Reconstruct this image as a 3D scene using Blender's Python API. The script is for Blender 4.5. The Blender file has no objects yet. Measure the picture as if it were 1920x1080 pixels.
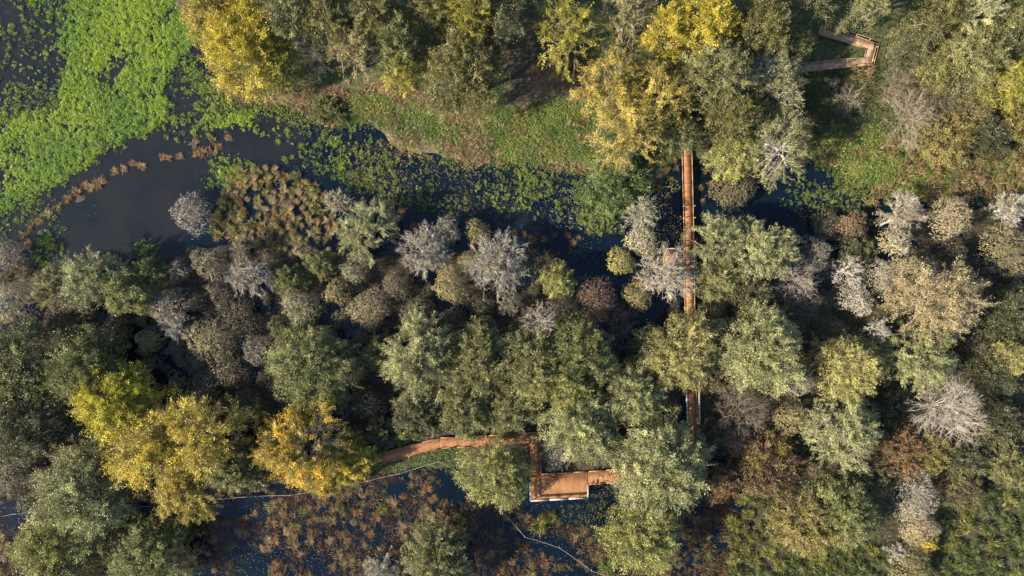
import bpy, math, time
import numpy as np
from mathutils import Vector

T0 = time.time()
C = bpy.context.scene
COL = C.collection

# ------------------------------------------------------------------ camera, sky, sun, exposure
CAMH = 120.0
PX = 180.0 / 1920.0                      # metres of ground per photograph pixel
cam_d = bpy.data.cameras.new("camera")
cam_d.lens = 24.0
cam_d.sensor_width = 36.0
cam_d.clip_end = 6000.0
cam = bpy.data.objects.new("camera", cam_d)
cam.location = (0, 0, CAMH)
COL.objects.link(cam)
C.camera = cam

SUN_EL = math.radians(30.0)
SUN_AZ = math.radians(19.0)              # direction the light travels, from +x towards +y
world = bpy.data.worlds.new("World")
C.world = world
world.use_nodes = True
wn = world.node_tree
bg = wn.nodes["Background"]
sky = wn.nodes.new("ShaderNodeTexSky")
sky.sky_type = 'NISHITA'
sky.sun_disc = False
sky.sun_elevation = SUN_EL
sky.sun_rotation = math.atan2(-math.cos(SUN_AZ), -math.sin(SUN_AZ))
sky.air_density = 1.0
sky.dust_density = 1.0
wn.links.new(sky.outputs[0], bg.inputs[0])
bg.inputs[1].default_value = 0.09
sun_d = bpy.data.lights.new("sun", 'SUN')
sun_d.energy = 5.0
sun_d.angle = math.radians(0.6)
sun_d.color = (1.0, 0.86, 0.64)
sun = bpy.data.objects.new("sun", sun_d)
d = Vector((math.cos(SUN_EL) * math.cos(SUN_AZ), math.cos(SUN_EL) * math.sin(SUN_AZ), -math.sin(SUN_EL)))
sun.rotation_euler = d.to_track_quat('-Z', 'Y').to_euler()
sun.location = (-150, -60, 120)
COL.objects.link(sun)
C.view_settings.view_transform = 'Standard'
C.view_settings.look = 'None'
C.view_settings.gamma = 1.0
C.view_settings.exposure = 1.55
C.cycles.max_bounces = 5
C.cycles.diffuse_bounces = 2
C.cycles.glossy_bounces = 2
C.cycles.transmission_bounces = 2
C.cycles.transparent_max_bounces = 4

# ------------------------------------------------------------------ helpers
def at(px, py, z=0.0):
    k = PX * (1 - z / CAMH)
    return (px - 960) * k, (540 - py) * k

def nrm(a):
    return a / np.maximum(np.linalg.norm(a, axis=-1, keepdims=True), 1e-9)

class Geo:
    """collects quads (and their face attributes) and links them as one mesh"""
    def __init__(self):
        self.v, self.f, self.at, self.n = [], [], {}, 0
        self.m = []
    def add(self, v, f, mat=0, **attrs):
        if len(f) == 0:
            return
        self.v.append(np.asarray(v, np.float32).reshape(-1, 3))
        self.f.append(np.asarray(f, np.int32) + self.n)
        self.n += len(self.v[-1])
        self.m.append(np.full(len(f), mat, np.int32))
        for k, a in attrs.items():
            self.at.setdefault(k, []).append(np.broadcast_to(np.asarray(a, np.float32), (len(f),) + np.shape(a)[1:] if np.ndim(a) else (len(f),)))
    def mesh(self, name, mats, smooth=False):
        v = np.concatenate(self.v); f = np.concatenate(self.f); m = np.concatenate(self.m)
        me = bpy.data.meshes.new(name)
        me.vertices.add(len(v)); me.vertices.foreach_set("co", v.ravel())
        nf, k = f.shape
        me.loops.add(nf * k); me.loops.foreach_set("vertex_index", f.ravel())
        me.polygons.add(nf)
        me.polygons.foreach_set("loop_start", np.arange(0, nf * k, k, dtype=np.int32))
        for mt in mats:
            me.materials.append(mt)
        if len(mats) > 1:
            me.polygons.foreach_set("material_index", m)
        if smooth:
            me.polygons.foreach_set("use_smooth", np.ones(nf, bool))
        for an, parts in self.at.items():
            a = np.concatenate(parts)
            if a.ndim == 2:
                if a.shape[1] == 3:
                    a = np.concatenate([a, np.ones((len(a), 1), np.float32)], 1)
                at_ = me.attributes.new(an, 'FLOAT_COLOR', 'FACE'); at_.data.foreach_set("color", np.ascontiguousarray(a, np.float32).ravel())
            else:
                at_ = me.attributes.new(an, 'FLOAT', 'FACE'); at_.data.foreach_set("value", np.ascontiguousarray(a, np.float32))
        me.update(calc_edges=True)
        return me
    def build(self, name, mats, parent=None, smooth=False):
        o = bpy.data.objects.new(name, self.mesh(name, mats, smooth))
        COL.objects.link(o)
        if parent is not None:
            o.parent = parent
        return o

def tag(o, label=None, cat=None, group=None, kind=None):
    if label: o["label"] = label
    if cat: o["category"] = cat
    if group: o["group"] = group
    if kind: o["kind"] = kind
    return o

def empty(name, loc, rz=0.0):
    o = bpy.data.objects.new(name, None)
    o.location = loc
    o.rotation_euler = (0, 0, rz)
    o.empty_display_size = 0.5
    COL.objects.link(o)
    return o

def frame(dv):
    up = np.where(np.abs(dv[:, 2:3]) > 0.9, np.array([[1.0, 0, 0]]), np.array([[0, 0, 1.0]]))
    u = nrm(np.cross(dv, up))
    return u, np.cross(dv, u)

def tubes(g, A, B, ra, rb, ns=4, mat=0, **attrs):
    n = len(A)
    if n == 0: return
    dv = nrm(B - A)
    u, w = frame(dv)
    ra = np.broadcast_to(ra, (n,)); rb = np.broadcast_to(rb, (n,))
    V = np.zeros((n, 2 * ns, 3))
    for k in range(ns):
        a = 2 * math.pi * k / ns
        o_ = u * math.cos(a) + w * math.sin(a)
        V[:, k] = A + o_ * ra[:, None]
        V[:, ns + k] = B + o_ * rb[:, None]
    base = np.arange(n)[:, None] * (2 * ns)
    F = np.concatenate([base + np.array([[k, (k + 1) % ns, ns + (k + 1) % ns, ns + k]]) for k in range(ns)])
    at2 = {k: (np.tile(np.broadcast_to(v, (n,)), ns)) for k, v in attrs.items()}
    g.add(V, F, mat, **at2)

def ribbons(g, A, B, wa, wb, rng, mat=0, face=None, **attrs):
    """flat twigs: one quad each, turned at random"""
    n = len(A)
    if n == 0: return
    dv = nrm(B - A)
    u, w = frame(dv)
    a = rng.uniform(0, math.pi, n)[:, None]
    s = u * np.cos(a) + w * np.sin(a)
    if face is not None: s = nrm(np.cross(dv, face + rng.normal(0, .45, (n, 3))))
    wa = np.broadcast_to(wa, (n,))[:, None] * .5; wb = np.broadcast_to(wb, (n,))[:, None] * .5
    V = np.stack([A - s * wa, A + s * wa, B + s * wb, B - s * wb], 1)
    g.add(V, np.arange(4 * n).reshape(n, 4), mat, **attrs)

def leaves(g, P, size, bias, rng, spread=0.9, aspect=0.62, mat=0, along=None, **attrs):
    n = len(P)
    if n == 0: return
    nn = nrm(bias + rng.normal(0, spread, (n, 3)))
    t = nrm(np.cross(nn, rng.normal(0, 1, (n, 3)))) if along is None else nrm(along + rng.normal(0, .45, (n, 3)))
    b = nrm(np.cross(nn, t))
    if along is not None: nn = np.cross(t, b)
    s = np.broadcast_to(size, (n,))[:, None]
    V = np.stack([P - t * s * .5, P + b * s * aspect * .5 - nn * s * .04, P + t * s * .5 - nn * s * .10, P - b * s * aspect * .5 - nn * s * .04], 1)
    g.add(V, np.arange(4 * n).reshape(n, 4), mat, **attrs)

# value noise -----------------------------------------------------------------
_N = np.random.default_rng(5).random((256, 256)).astype(np.float32)
def vnoise(x, y, sc):
    x = np.asarray(x) / sc + 1000.0; y = np.asarray(y) / sc + 1000.0
    xi = np.floor(x).astype(int); yi = np.floor(y).astype(int)
    fx = x - xi; fy = y - yi
    fx = fx * fx * (3 - 2 * fx); fy = fy * fy * (3 - 2 * fy)
    a = _N[xi % 256, yi % 256]; b = _N[(xi + 1) % 256, yi % 256]
    c = _N[xi % 256, (yi + 1) % 256]; e = _N[(xi + 1) % 256, (yi + 1) % 256]
    return (a * (1 - fx) + b * fx) * (1 - fy) + (c * (1 - fx) + e * fx) * fy
def fbm(x, y, sc, o=3):
    s = 0; a = 1; t = 0
    for i in range(o):
        s = s + a * vnoise(x + 37 * i, y - 19 * i, sc / 2 ** i); t += a; a *= .55
    return s / t

# rasters over the site (map of what grows where), 4 photograph pixels = 0.375 m a cell
RX0, RY0, RW, RH, RS = -320, -280, 640, 410, 4
_gx, _gy = np.meshgrid(RX0 + (np.arange(RW) + .5) * RS, RY0 + (np.arange(RH) + .5) * RS)
_wx = _gx + (fbm(_gx, _gy, 60, 3) - .5) * 40; _wy = _gy + (fbm(_gx + 900, _gy + 400, 60, 3) - .5) * 40
def raster(v=0.0): return np.full((RH, RW), v, np.float32)
def poly(r, pts, val, wob=True, mx=False):
    X, Y = (_wx, _wy) if wob else (_gx, _gy)
    ins = np.zeros(r.shape, bool)
    n = len(pts)
    for i in range(n):
        (x1, y1), (x2, y2) = pts[i], pts[(i + 1) % n]
        if y1 == y2: continue
        c = ((y1 > Y) != (y2 > Y)) & (X < (x2 - x1) * (Y - y1) / (y2 - y1) + x1)
        ins ^= c
    r[ins] = np.maximum(r[ins], val) if mx else val
    return r
def blob(r, px, py, rad, val):
    m = (_wx - px) ** 2 + (_wy - py) ** 2 < rad * rad
    r[m] = val
def blur(r, n):
    for _ in range(n):
        p = np.pad(r, 1, mode='edge')
        r = (p[1:-1, :-2] + p[1:-1, 1:-1] + p[1:-1, 2:]) / 3
        p = np.pad(r, 1, mode='edge')
        r = (p[:-2, 1:-1] + p[1:-1, 1:-1] + p[2:, 1:-1]) / 3
    return r
def look(r, x, y):
    px = np.asarray(x) / PX + 960; py = 540 - np.asarray(y) / PX
    i = np.clip(((px - RX0) / RS).astype(int), 0, RW - 1); j = np.clip(((py - RY0) / RS).astype(int), 0, RH - 1)
    return r[j, i]

# ------------------------------------------------------------------ materials
def mat(name):
    m = bpy.data.materials.new(name); m.use_nodes = True
    nt = m.node_tree; nt.nodes.clear()
    out = nt.nodes.new("ShaderNodeOutputMaterial")
    return m, nt, out
def node(nt, t, **kw):
    n = nt.nodes.new(t)
    for k, v in kw.items(): setattr(n, k, v)
    return n
def mixrgb(nt, a, b, f, mode='MIX'):
    n = nt.nodes.new("ShaderNodeMix"); n.data_type = 'RGBA'; n.blend_type = mode
    for s, v in ((n.inputs[0], f), (n.inputs[6], a), (n.inputs[7], b)):
        if hasattr(v, "is_output"): nt.links.new(v, s)
        elif isinstance(v, (int, float)): s.default_value = v
        else: s.default_value = (*v, 1)
    return n.outputs[2]
def attr(nt, name, typ='GEOMETRY', out=0):
    n = nt.nodes.new("ShaderNodeAttribute"); n.attribute_type = typ; n.attribute_name = name
    return n.outputs[out]
def noise(nt, scale, detail=3.0, rough=0.55, out=0):
    n = nt.nodes.new("ShaderNodeTexNoise"); n.inputs["Scale"].default_value = scale
    n.inputs["Detail"].default_value = detail; n.inputs["Roughness"].default_value = rough
    tc = nt.nodes.new("ShaderNodeTexCoord"); nt.links.new(tc.outputs["Object"], n.inputs["Vector"])
    return n.outputs[out]
def ramp(nt, f, lo, hi):
    n = nt.nodes.new("ShaderNodeMapRange"); n.inputs[1].default_value = lo; n.inputs[2].default_value = hi
    nt.links.new(f, n.inputs[0]); return n.outputs[0]
def scale_col(nt, c, f):
    n = nt.nodes.new("ShaderNodeVectorMath"); n.operation = 'SCALE'
    nt.links.new(c, n.inputs[0]); nt.links.new(f, n.inputs[3]); return n.outputs[0]
def leafy_surface(nt, out, c, trans=0.28, gloss=0.06):
    df = node(nt, "ShaderNodeBsdfDiffuse"); tr = node(nt, "ShaderNodeBsdfTranslucent"); mx = node(nt, "ShaderNodeMixShader")
    nt.links.new(c, df.inputs[0]); nt.links.new(c, tr.inputs[0])
    mx.inputs[0].default_value = trans
    nt.links.new(df.outputs[0], mx.inputs[1]); nt.links.new(tr.outputs[0], mx.inputs[2])
    if gloss:
        gl = node(nt, "ShaderNodeBsdfGlossy"); gl.inputs["Roughness"].default_value = .5; gl.inputs[0].default_value = (.8, .8, .75, 1)
        m2 = node(nt, "ShaderNodeMixShader"); m2.inputs[0].default_value = gloss
        nt.links.new(mx.outputs[0], m2.inputs[1]); nt.links.new(gl.outputs[0], m2.inputs[2]); mx = m2
    nt.links.new(mx.outputs[0], out.inputs[0])

M_LEAF, nt, out = mat("leaf")
leafy_surface(nt, out, scale_col(nt, mixrgb(nt, attr(nt, "leaf_a", 'OBJECT'), attr(nt, "leaf_b", 'OBJECT'), attr(nt, "mixv", out=2)), attr(nt, "val", out=2)), .27, .05)

M_TWIG, nt, out = mat("twig")
df = node(nt, "ShaderNodeBsdfDiffuse")
nt.links.new(scale_col(nt, attr(nt, "twig", 'OBJECT'), attr(nt, "val", out=2)), df.inputs[0]); nt.links.new(df.outputs[0], out.inputs[0])

M_BARK, nt, out = mat("bark")
df = node(nt, "ShaderNodeBsdfDiffuse")
bk = mixrgb(nt, attr(nt, "twig", 'OBJECT'), (.12, .10, .08), ramp(nt, noise(nt, 3.0, 4), .45, .75))
nt.links.new(bk, df.inputs[0]); nt.links.new(df.outputs[0], out.inputs[0])

M_BLADE, nt, out = mat("sedge_blade")
leafy_surface(nt, out, scale_col(nt, mixrgb(nt, attr(nt, "leaf_a", 'OBJECT'), attr(nt, "leaf_b", 'OBJECT'), attr(nt, "mixv", out=2)), attr(nt, "val", out=2)), .2, .03)

M_HERB, nt, out = mat("herb")
leafy_surface(nt, out, attr(nt, "col"), .28, .04)

M_GROUND, nt, out = mat("ground_soil")
b = node(nt, "ShaderNodeBsdfPrincipled")
n1 = noise(nt, .35, 6); n2 = noise(nt, 2.2, 5); n3 = noise(nt, .9, 5)
mud = mixrgb(nt, (.020, .015, .012), (.060, .045, .034), ramp(nt, n2, .35, .7))
grs = mixrgb(nt, (.020, .030, .009), (.055, .075, .020), ramp(nt, n2, .40, .62))
grs = mixrgb(nt, grs, (.10, .070, .038), ramp(nt, n3, .54, .70))
stw = mixrgb(nt, (.09, .055, .034), (.30, .20, .125), ramp(nt, n2, .38, .62))
c = mixrgb(nt, mud, grs, attr(nt, "grassw", out=2))
c = mixrgb(nt, c, stw, attr(nt, "straww", out=2))
nt.links.new(c, b.inputs["Base Color"]); b.inputs["Roughness"].default_value = .9
bp = node(nt, "ShaderNodeBump"); bp.inputs["Strength"].default_value = .6; bp.inputs["Distance"].default_value = .15
nt.links.new(n2, bp.inputs["Height"]); nt.links.new(bp.outputs[0], b.inputs["Normal"])
nt.links.new(b.outputs[0], out.inputs[0])

M_WATER, nt, out = mat("marsh_water")
b = node(nt, "ShaderNodeBsdfPrincipled")
w1 = noise(nt, .12, 4); w2 = noise(nt, 1.6, 4)
clear = mixrgb(nt, (.0012, .0040, .0098), (.0032, .0080, .0160), ramp(nt, w1, .3, .7))
silt = mixrgb(nt, (.0075, .0105, .0145), (.0140, .0145, .0165), ramp(nt, w1, .35, .65))
silt = mixrgb(nt, silt, (.022, .017, .015), ramp(nt, w2, .62, .85))
nt.links.new(mixrgb(nt, clear, silt, attr(nt, "silt", out=2)), b.inputs["Base Color"])
b.inputs["Roughness"].default_value = .06; b.inputs["IOR"].default_value = 1.33
bp = node(nt, "ShaderNodeBump"); bp.inputs["Strength"].default_value = .06; bp.inputs["Distance"].default_value = .05
nt.links.new(w2, bp.inputs["Height"]); nt.links.new(bp.outputs[0], b.inputs["Normal"])
nt.links.new(b.outputs[0], out.inputs[0])

def wood(name, lo, hi, rough=.75, litter=None):
    m, nt, out = mat(name)
    b = node(nt, "ShaderNodeBsdfPrincipled")
    c = mixrgb(nt, lo, hi, attr(nt, "val", out=2))
    st = noise(nt, .8, 5)
    c = mixrgb(nt, c, tuple(.45 * x for x in lo), ramp(nt, st, .5, .8))
    fine = noise(nt, 7.0, 3)
    c = mixrgb(nt, c, tuple(min(1, 1.35 * x) for x in hi), ramp(nt, fine, .58, .8))
    if litter:
        c = mixrgb(nt, c, litter, ramp(nt, noise(nt, 4.0, 4), .48, .62))
    nt.links.new(c, b.inputs["Base Color"]); b.inputs["Roughness"].default_value = rough
    nt.links.new(b.outputs[0], out.inputs[0]); return m
M_DECK = wood("deck_wood", (.215, .094, .038), (.350, .166, .068))
M_EDGE = wood("edge_wood", (.23, .125, .065), (.33, .195, .11))
M_RAIL = wood("pale_rail_wood", (.23, .215, .20), (.33, .31, .29))
M_OLD = wood("weathered_wood", (.20, .128, .085), (.36, .25, .17), litter=(.40, .27, .16))
M_ROPE, nt, out = mat("rope_fibre")
b = node(nt, "ShaderNodeBsdfPrincipled"); b.inputs["Roughness"].default_value = .8
nt.links.new(mixrgb(nt, (.36, .36, .35), (.20, .20, .19), ramp(nt, noise(nt, 1.2, 4), .4, .7)), b.inputs["Base Color"]); nt.links.new(b.outputs[0], out.inputs[0])

# ------------------------------------------------------------------ map of the site
land = raster(1.0)
WATER = [(-320, 60), (40, -280), (330, -280), (330, 0), (365, 60), (405, 130), (470, 190), (560, 195), (650, 215), (730, 270), (820, 295), (960, 305), (1095, 310), (1120, 360), (1230, 365), (1268, 290), (1330, 290), (1350, 330), (1500, 310), (1545, 300), (1610, 350), (1760, 385), (1920, 350), (2000, 370), (1920, 385), (1640, 400), (1480, 440), (1330, 430), (1280, 620), (1130, 560), (900, 560), (640, 520), (320, 520), (60, 530), (-320, 520)]
poly(land, WATER, 0.0)
WOOD = [(-320, 500), (60, 505), (240, 520), (330, 460), (640, 470), (860, 470), (1060, 545), (1140, 560), (1180, 500), (1240, 640), (1310, 420), (1500, 400), (1640, 400), (1920, 400), (2240, 380), (2240, 1360), (1330, 1360), (1330, 1000), (1160, 900), (1000, 800), (700, 800), (480, 930), (-320, 970)]
poly(land, WOOD, 0.46)
MARSH = [(-320, 960), (60, 940), (230, 960), (390, 925), (520, 915), (690, 885), (830, 850), (880, 870), (1000, 895), (1100, 900), (1170, 895), (1330, 950), (1500, 990), (1480, 1080), (1460, 1360), (-320, 1360)]
poly(land, MARSH, 0.12)
REED = [(400, 340), (480, 300), (560, 330), (640, 400), (640, 460), (480, 470), (390, 440)]
poly(land, REED, 0.42)
RIGHT = [(1500, 560), (1920, 480), (2240, 480), (2240, 1360), (1480, 1360), (1400, 900), (1330, 800), (1360, 700)]
poly(land, RIGHT, 0.62)
for q in [((560, 880), (700, 850), (870, 835), (880, 870), (720, 890))]:
    poly(land, q, 0.8)
STRIP = [(30, 450), (60, 420), (120, 375), (200, 320), (310, 280), (335, 290), (215, 345), (120, 410), (60, 460)]
poly(land, STRIP, 0.32)
land = blur(land, 3)

grassw = raster(0)
poly(grassw, [(330, -280), (2240, -280), (2240, 420), (1640, 400), (1540, 300), (1340, 300), (1110, 330), (960, 310), (720, 280), (650, 215), (470, 190), (360, 60)], 1.0)
poly(grassw, RIGHT, .25); poly(grassw, [(560, 880), (700, 850), (870, 835), (880, 870), (720, 890)], 1.0)
poly(grassw, [(940, 20), (1090, 0), (1110, 140), (1000, 200), (950, 190)], 0.2)
grassw = blur(grassw, 5)
straww = raster(0)
for q in ([(400, 130), (500, 160), (570, 180), (650, 150), (660, 175), (570, 205), (480, 195)], [(670, 170), (760, 165), (840, 215), (900, 205), (880, 225), (760, 215)],
          [(690, 235), (760, 255), (900, 290), (930, 305), (800, 295), (715, 268)], [(960, 195), (1010, 130), (1110, 140), (1100, 185), (1000, 215)],
          [(1760, 300), (1920, 210), (2240, 200), (2240, 380), (1780, 365)], [(1650, 130), (1720, 160), (1740, 260), (1670, 240)]):
    poly(straww, q, .75)
straww = blur(straww, 4)
silt = raster(0)
poly(silt, [(-320, -280), (400, -280), (380, 180), (560, 220), (560, 300), (400, 330), (330, 480), (100, 520), (-320, 520)], 1.0)
poly(silt, [(640, 340), (800, 340), (1000, 400), (1150, 380), (1150, 430), (950, 440), (760, 400)], .35)
silt = blur(silt, 9)

def ground_z(x, y):
    l = look(land, x, y)
    return -0.42 + l * 0.92 + (fbm(x, y, 5.0, 4) - .5) * (.18 + .50 * np.clip(l * 2, 0, 1))

# ground: one sheet out to the horizon
xs = np.concatenate([[-3000, -900, -300, -150], np.arange(-119.5, 119.6, .5), [150, 300, 900, 3000]])
ys = np.concatenate([[-3000, -900, -300, -120], np.arange(-76.5, 76.6, .5), [120, 300, 900, 3000]])
GX, GY = np.meshgrid(xs, ys)
GZ = ground_z(GX, GY)
far = (np.abs(GX) > 119) | (np.abs(GY) > 76)
GZ[far] = .45
nx, ny = len(xs), len(ys)
ii = (np.arange(ny - 1)[:, None] * nx + np.arange(nx - 1)[None]).ravel()
g = Geo()
g.add(np.stack([GX, GY, GZ], -1).reshape(-1, 3), np.stack([ii, ii + 1, ii + 1 + nx, ii + nx], 1))
me = g.mesh("ground", [M_GROUND], True)
for nm_, r in (("grassw", grassw), ("straww", straww)):
    a = me.attributes.new(nm_, 'FLOAT', 'POINT'); a.data.foreach_set("value", (look(r, GX, GY) * (.45 if nm_ == "straww" else 1)).astype(np.float32).ravel())
o = bpy.data.objects.new("ground", me); COL.objects.link(o); tag(o, "muddy marsh floor and grassy banks", kind="structure")

xs = np.arange(-118, 118.1, 1.0); ys = np.arange(-75, 75.1, 1.0)
GX, GY = np.meshgrid(xs, ys); nx, ny = len(xs), len(ys)
ii = (np.arange(ny - 1)[:, None] * nx + np.arange(nx - 1)[None]).ravel()
g = Geo()
g.add(np.stack([GX, GY, 0 * GX], -1).reshape(-1, 3), np.stack([ii, ii + 1, ii + 1 + nx, ii + nx], 1))
me = g.mesh("water", [M_WATER], True)
a = me.attributes.new("silt", 'FLOAT', 'POINT'); a.data.foreach_set("value", look(silt, GX, GY).astype(np.float32).ravel())
o = bpy.data.objects.new("water", me); COL.objects.link(o); tag(o, "dark still marsh water", kind="structure")

# ------------------------------------------------------------------ boardwalks
def path_xy(pts, z): return [Vector((*at(px, py, z), z)) for px, py in pts]
def box(g, o_, ux, uy, uz, val):
    """box from corner o_ with edge vectors"""
    c = [o_, o_ + ux, o_ + ux + uy, o_ + uy]
    V = [tuple(p) for p in c] + [tuple(p + uz) for p in c]
    g.add(V, [[4, 5, 6, 7], [3, 2, 1, 0], [0, 1, 5, 4], [1, 2, 6, 5], [2, 3, 7, 6], [3, 0, 4, 7]], val=np.full(6, val))
rngB = np.random.default_rng(11)
def planks(g, p0, p1, w, dz=0.0, ext0=0.0, ext1=0.0):
    d_ = (p1 - p0); L = d_.length; d_ = d_ / L; s = Vector((-d_.y, d_.x, 0))
    p0 = p0 - d_ * ext0; L += ext0 + ext1
    n = max(1, round(L / .19)); st = L / n
    band = rngB.random(n // 12 + 2)
    for i in range(n):
        a = p0 + d_ * (i * st + .008) - s * (w / 2) + Vector((0, 0, dz - .045 + rngB.uniform(-.004, .004)))
        box(g, a, d_ * (st - .016), s * w, Vector((0, 0, .045)), float(np.clip(.30 * band[i // 12] + .7 * rngB.random(), 0, 1)))
def beam(g, a, b, w, h, val=.5):
    """horizontal board from a to b, top at a.z + h"""
    d_ = (b - a); L = d_.length; d_ = d_ / L; s = Vector((-d_.y, d_.x, 0))
    n = max(1, round(L / 3.0))
    for i in range(n):
        box(g, a + d_ * (L * i / n) - s * w / 2, d_ * (L / n + (.001 if i < n - 1 else 0)), s * w, Vector((0, 0, h + .003 * (i % 2))), float(np.clip(val + rngB.uniform(-.15, .15), 0, 1)))
def offset(pts, off):
    out_ = []
    for i, p in enumerate(pts):
        ds = []
        if i > 0: ds.append((p - pts[i - 1]).normalized())
        if i < len(pts) - 1: ds.append((pts[i + 1] - p).normalized())
        t = sum(ds, Vector()).normalized(); s = Vector((-t.y, t.x, 0))
        k = 1 / max(.5, s.dot(Vector((-ds[0].y, ds[0].x, 0))))
        out_.append(p + s * off * k)
    return out_
def post(parent, x, y, z0, z1, m, w=.11, val=.5, lean=(0, 0)):
    g = Geo()
    box(g, Vector((x - w / 2, y - w / 2, z0)), Vector((w, 0, 0)), Vector((0, w, 0)), Vector((lean[0], lean[1], z1 - z0)), val)
    return g.build("post", [m], parent)
def edges(parent, pts, w, m, dz, sides=(-1, 1), h=.13, bw=.13):
    for sd in sides:
        q = offset(pts, sd * (w / 2 + bw / 2 - .02))
        for a, b in zip(q[:-1], q[1:]):
            g = Geo(); beam(g, a + Vector((0, 0, dz)), b + Vector((0, 0, dz)), bw, h)
            g.build("edge_board", [m], parent)
def walk_along(pts, step, start=0.0):
    pos = start; acc = 0; res = []
    for a, b in zip(pts[:-1], pts[1:]):
        L = (b - a).length
        while pos <= acc + L:
            res.append((a.lerp(b, (pos - acc) / L), (b - a).normalized())); pos += step
        acc += L
    return res
ZB = .85
def piles(parent, pts, w, step=4.0, m=None):
    for p, t in walk_along(pts, step, 1.0):
        s = Vector((-t.y, t.x, 0))
        for sd in (-1, 1):
            q = p + s * sd * (w / 2 - .15)
            g = Geo(); box(g, Vector((q.x - .08, q.y - .08, -.9)), Vector((.16, 0, 0)), Vector((0, .16, 0)), Vector((0, 0, .9 + p.z - .06)), .3)
            g.build("pile", [m], parent)

# the long straight boardwalk over the channel
main = path_xy([(1289, 20), (1288, 150), (1288, 280), (1291.5, 430), (1293.5, 580), (1297, 740), (1300, 845)], ZB)
r = empty("boardwalk", (main[2].x, main[2].y, 0)); tag(r, "long straight orange plank boardwalk crossing the dark channel towards the woods", "boardwalk", "boardwalks over the marsh")
def place(o): o.matrix_parent_inverse = r.matrix_world.inverted(); return o
bpy.context.view_layer.update()
WM = 1.62
g = Geo()
for i, (a, b) in enumerate(zip(main[:-1], main[1:])): planks(g, a, b, WM, .002 * (i % 2))
sb0 = Vector((*at(1283, 484, ZB), ZB)); sb1 = Vector((*at(1243, 486, ZB), ZB))
planks(g, sb0, sb1, 3.0, -.006)
g.build("deck", [M_DECK], r)
edges(r, main, WM, M_EDGE, 0.0)
piles(r, main, WM, 4.0, M_OLD)
k = 0
for p, t in walk_along(main, 2.06, 1.2):
    py = 540 - p.y / PX
    s = Vector((-t.y, t.x, 0))
    if 385 < py < 560 or 800 < py < 850:
        for sd in (-1, 1):
            q = p + s * sd * (WM / 2 + .10); post(r, q.x, q.y, .3, p.z + 1.15, M_EDGE, .13, .7)
g = Geo()
a = Vector((*at(1247, 466.5, ZB + 1.05), ZB + 1.05)); b = Vector((*at(1281, 465.5, ZB + 1.05), ZB + 1.05)); beam(g, a, b, .24, .05, .6)
rail = g.build("handrail", [M_RAIL], r)
for q in (a.lerp(b, .08), a.lerp(b, .5), a.lerp(b, .95)): post(r, q.x, q.y, ZB - .3, ZB + 1.04, M_RAIL, .1)
for x0, x1, y1 in ((1286.6, 1289.3, 794), (1311.2, 1311.6, 796)):
    zz = ZB + 1.05
    a = Vector((*at(x0, 700, zz), zz)); b = Vector((*at(x1, y1, zz), zz)); g = Geo(); beam(g, a, b, .30, .05, .7); g.build("handrail", [M_RAIL], r)
    for f in (0.05, .3, .55, .8, .98):
        q = a.lerp(b, f); post(r, q.x, q.y, ZB - .3, zz, M_RAIL, .1)

# the bent boardwalk with the viewing platform
low = path_xy([(60, 846), (175, 846), (350, 872), (520, 893), (610, 883), (701, 863), (825, 830.5), (918, 826), (1003.5, 821)], ZB)
r2 = empty("boardwalk", (low[4].x, low[4].y, 0)); tag(r2, "orange plank boardwalk with a bend and a square viewing platform beside the tussock marsh", "boardwalk", "boardwalks over the marsh")
W2 = 1.72
g = Geo()
for i, (a, b) in enumerate(zip(low[:-1], low[1:])): planks(g, a, b, W2, .002 * (i % 2), 0, .8 if i == len(low) - 2 else .0)
v0 = Vector((*at(1003, 831, ZB), ZB)); v1 = Vector((*at(1004.5, 890, ZB), ZB)); planks(g, v0, v1, 1.75, -.004)
pl0 = Vector((*at(996, 913.5, ZB), ZB)); pl1 = Vector((*at(1102, 908.5, ZB), ZB)); planks(g, pl0, pl1, 4.15, .003)
e0 = Vector((*at(1102.3, 896, ZB), ZB)); e1 = Vector((*at(1170, 892, ZB), ZB)); e2 = Vector((*at(1302, 878, ZB), ZB)); planks(g, e0, e1, 2.0, 0); planks(g, e1, e2, 1.9, .002)
g.build("deck", [M_DECK], r2)
edges(r2, low[:-1], W2, M_EDGE, 0.0, bw=.12)
g = Geo()
P = lambda px, py, z=ZB: Vector((*at(px, py, z), z))
for a, b in (((1014, 809.5), (1014.5, 891)), ((917, 816.5), (1013, 810)), ((1014.5, 889), (1104, 884)), ((1104, 884), (1300, 868)), ((1105, 908), (1168, 903.5))):
    g = Geo(); beam(g, P(*a), P(*b), .14, .14); g.build("edge_board", [M_EDGE], r2)
zz = ZB + 1.05
for a, b, w in (((994.5, 905), (995, 939), .30), ((995, 939), (1102, 933), .32), ((1102, 933), (1103.5, 908), .24)):
    g = Geo(); beam(g, P(*a, zz), P(*b, zz), w, .06, .7); g.build("handrail", [M_RAIL], r2)
    L = (P(*b) - P(*a)).length; n = max(2, round(L / 2.0))
    for i in range(n):
        q = P(*a, zz).lerp(P(*b, zz), (i + .3) / n); post(r2, q.x, q.y, ZB - .3, zz, M_RAIL, .1)
    q = P(*a, zz); q2 = P(*b, zz)
    g = Geo(); beam(g, q + Vector((0, 0, -.5)), q2 + Vector((0, 0, -.5)), .05, .12, .4); g.build("mid_rail", [M_EDGE], r2)
for p, t in walk_along(low[3:-1], 2.5, .8):
    s = Vector((-t.y, t.x, 0)); q = p - s * (W2 / 2 + .12); post(r2, q.x, q.y, .2, p.z + .95, M_EDGE, .12, .8)
for px in (1124, 1147, 1166): q = P(px, 907.5 - (px - 1105) * .07); post(r2, q.x, q.y, .2, ZB + .95, M_EDGE, .12, .9)
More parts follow.
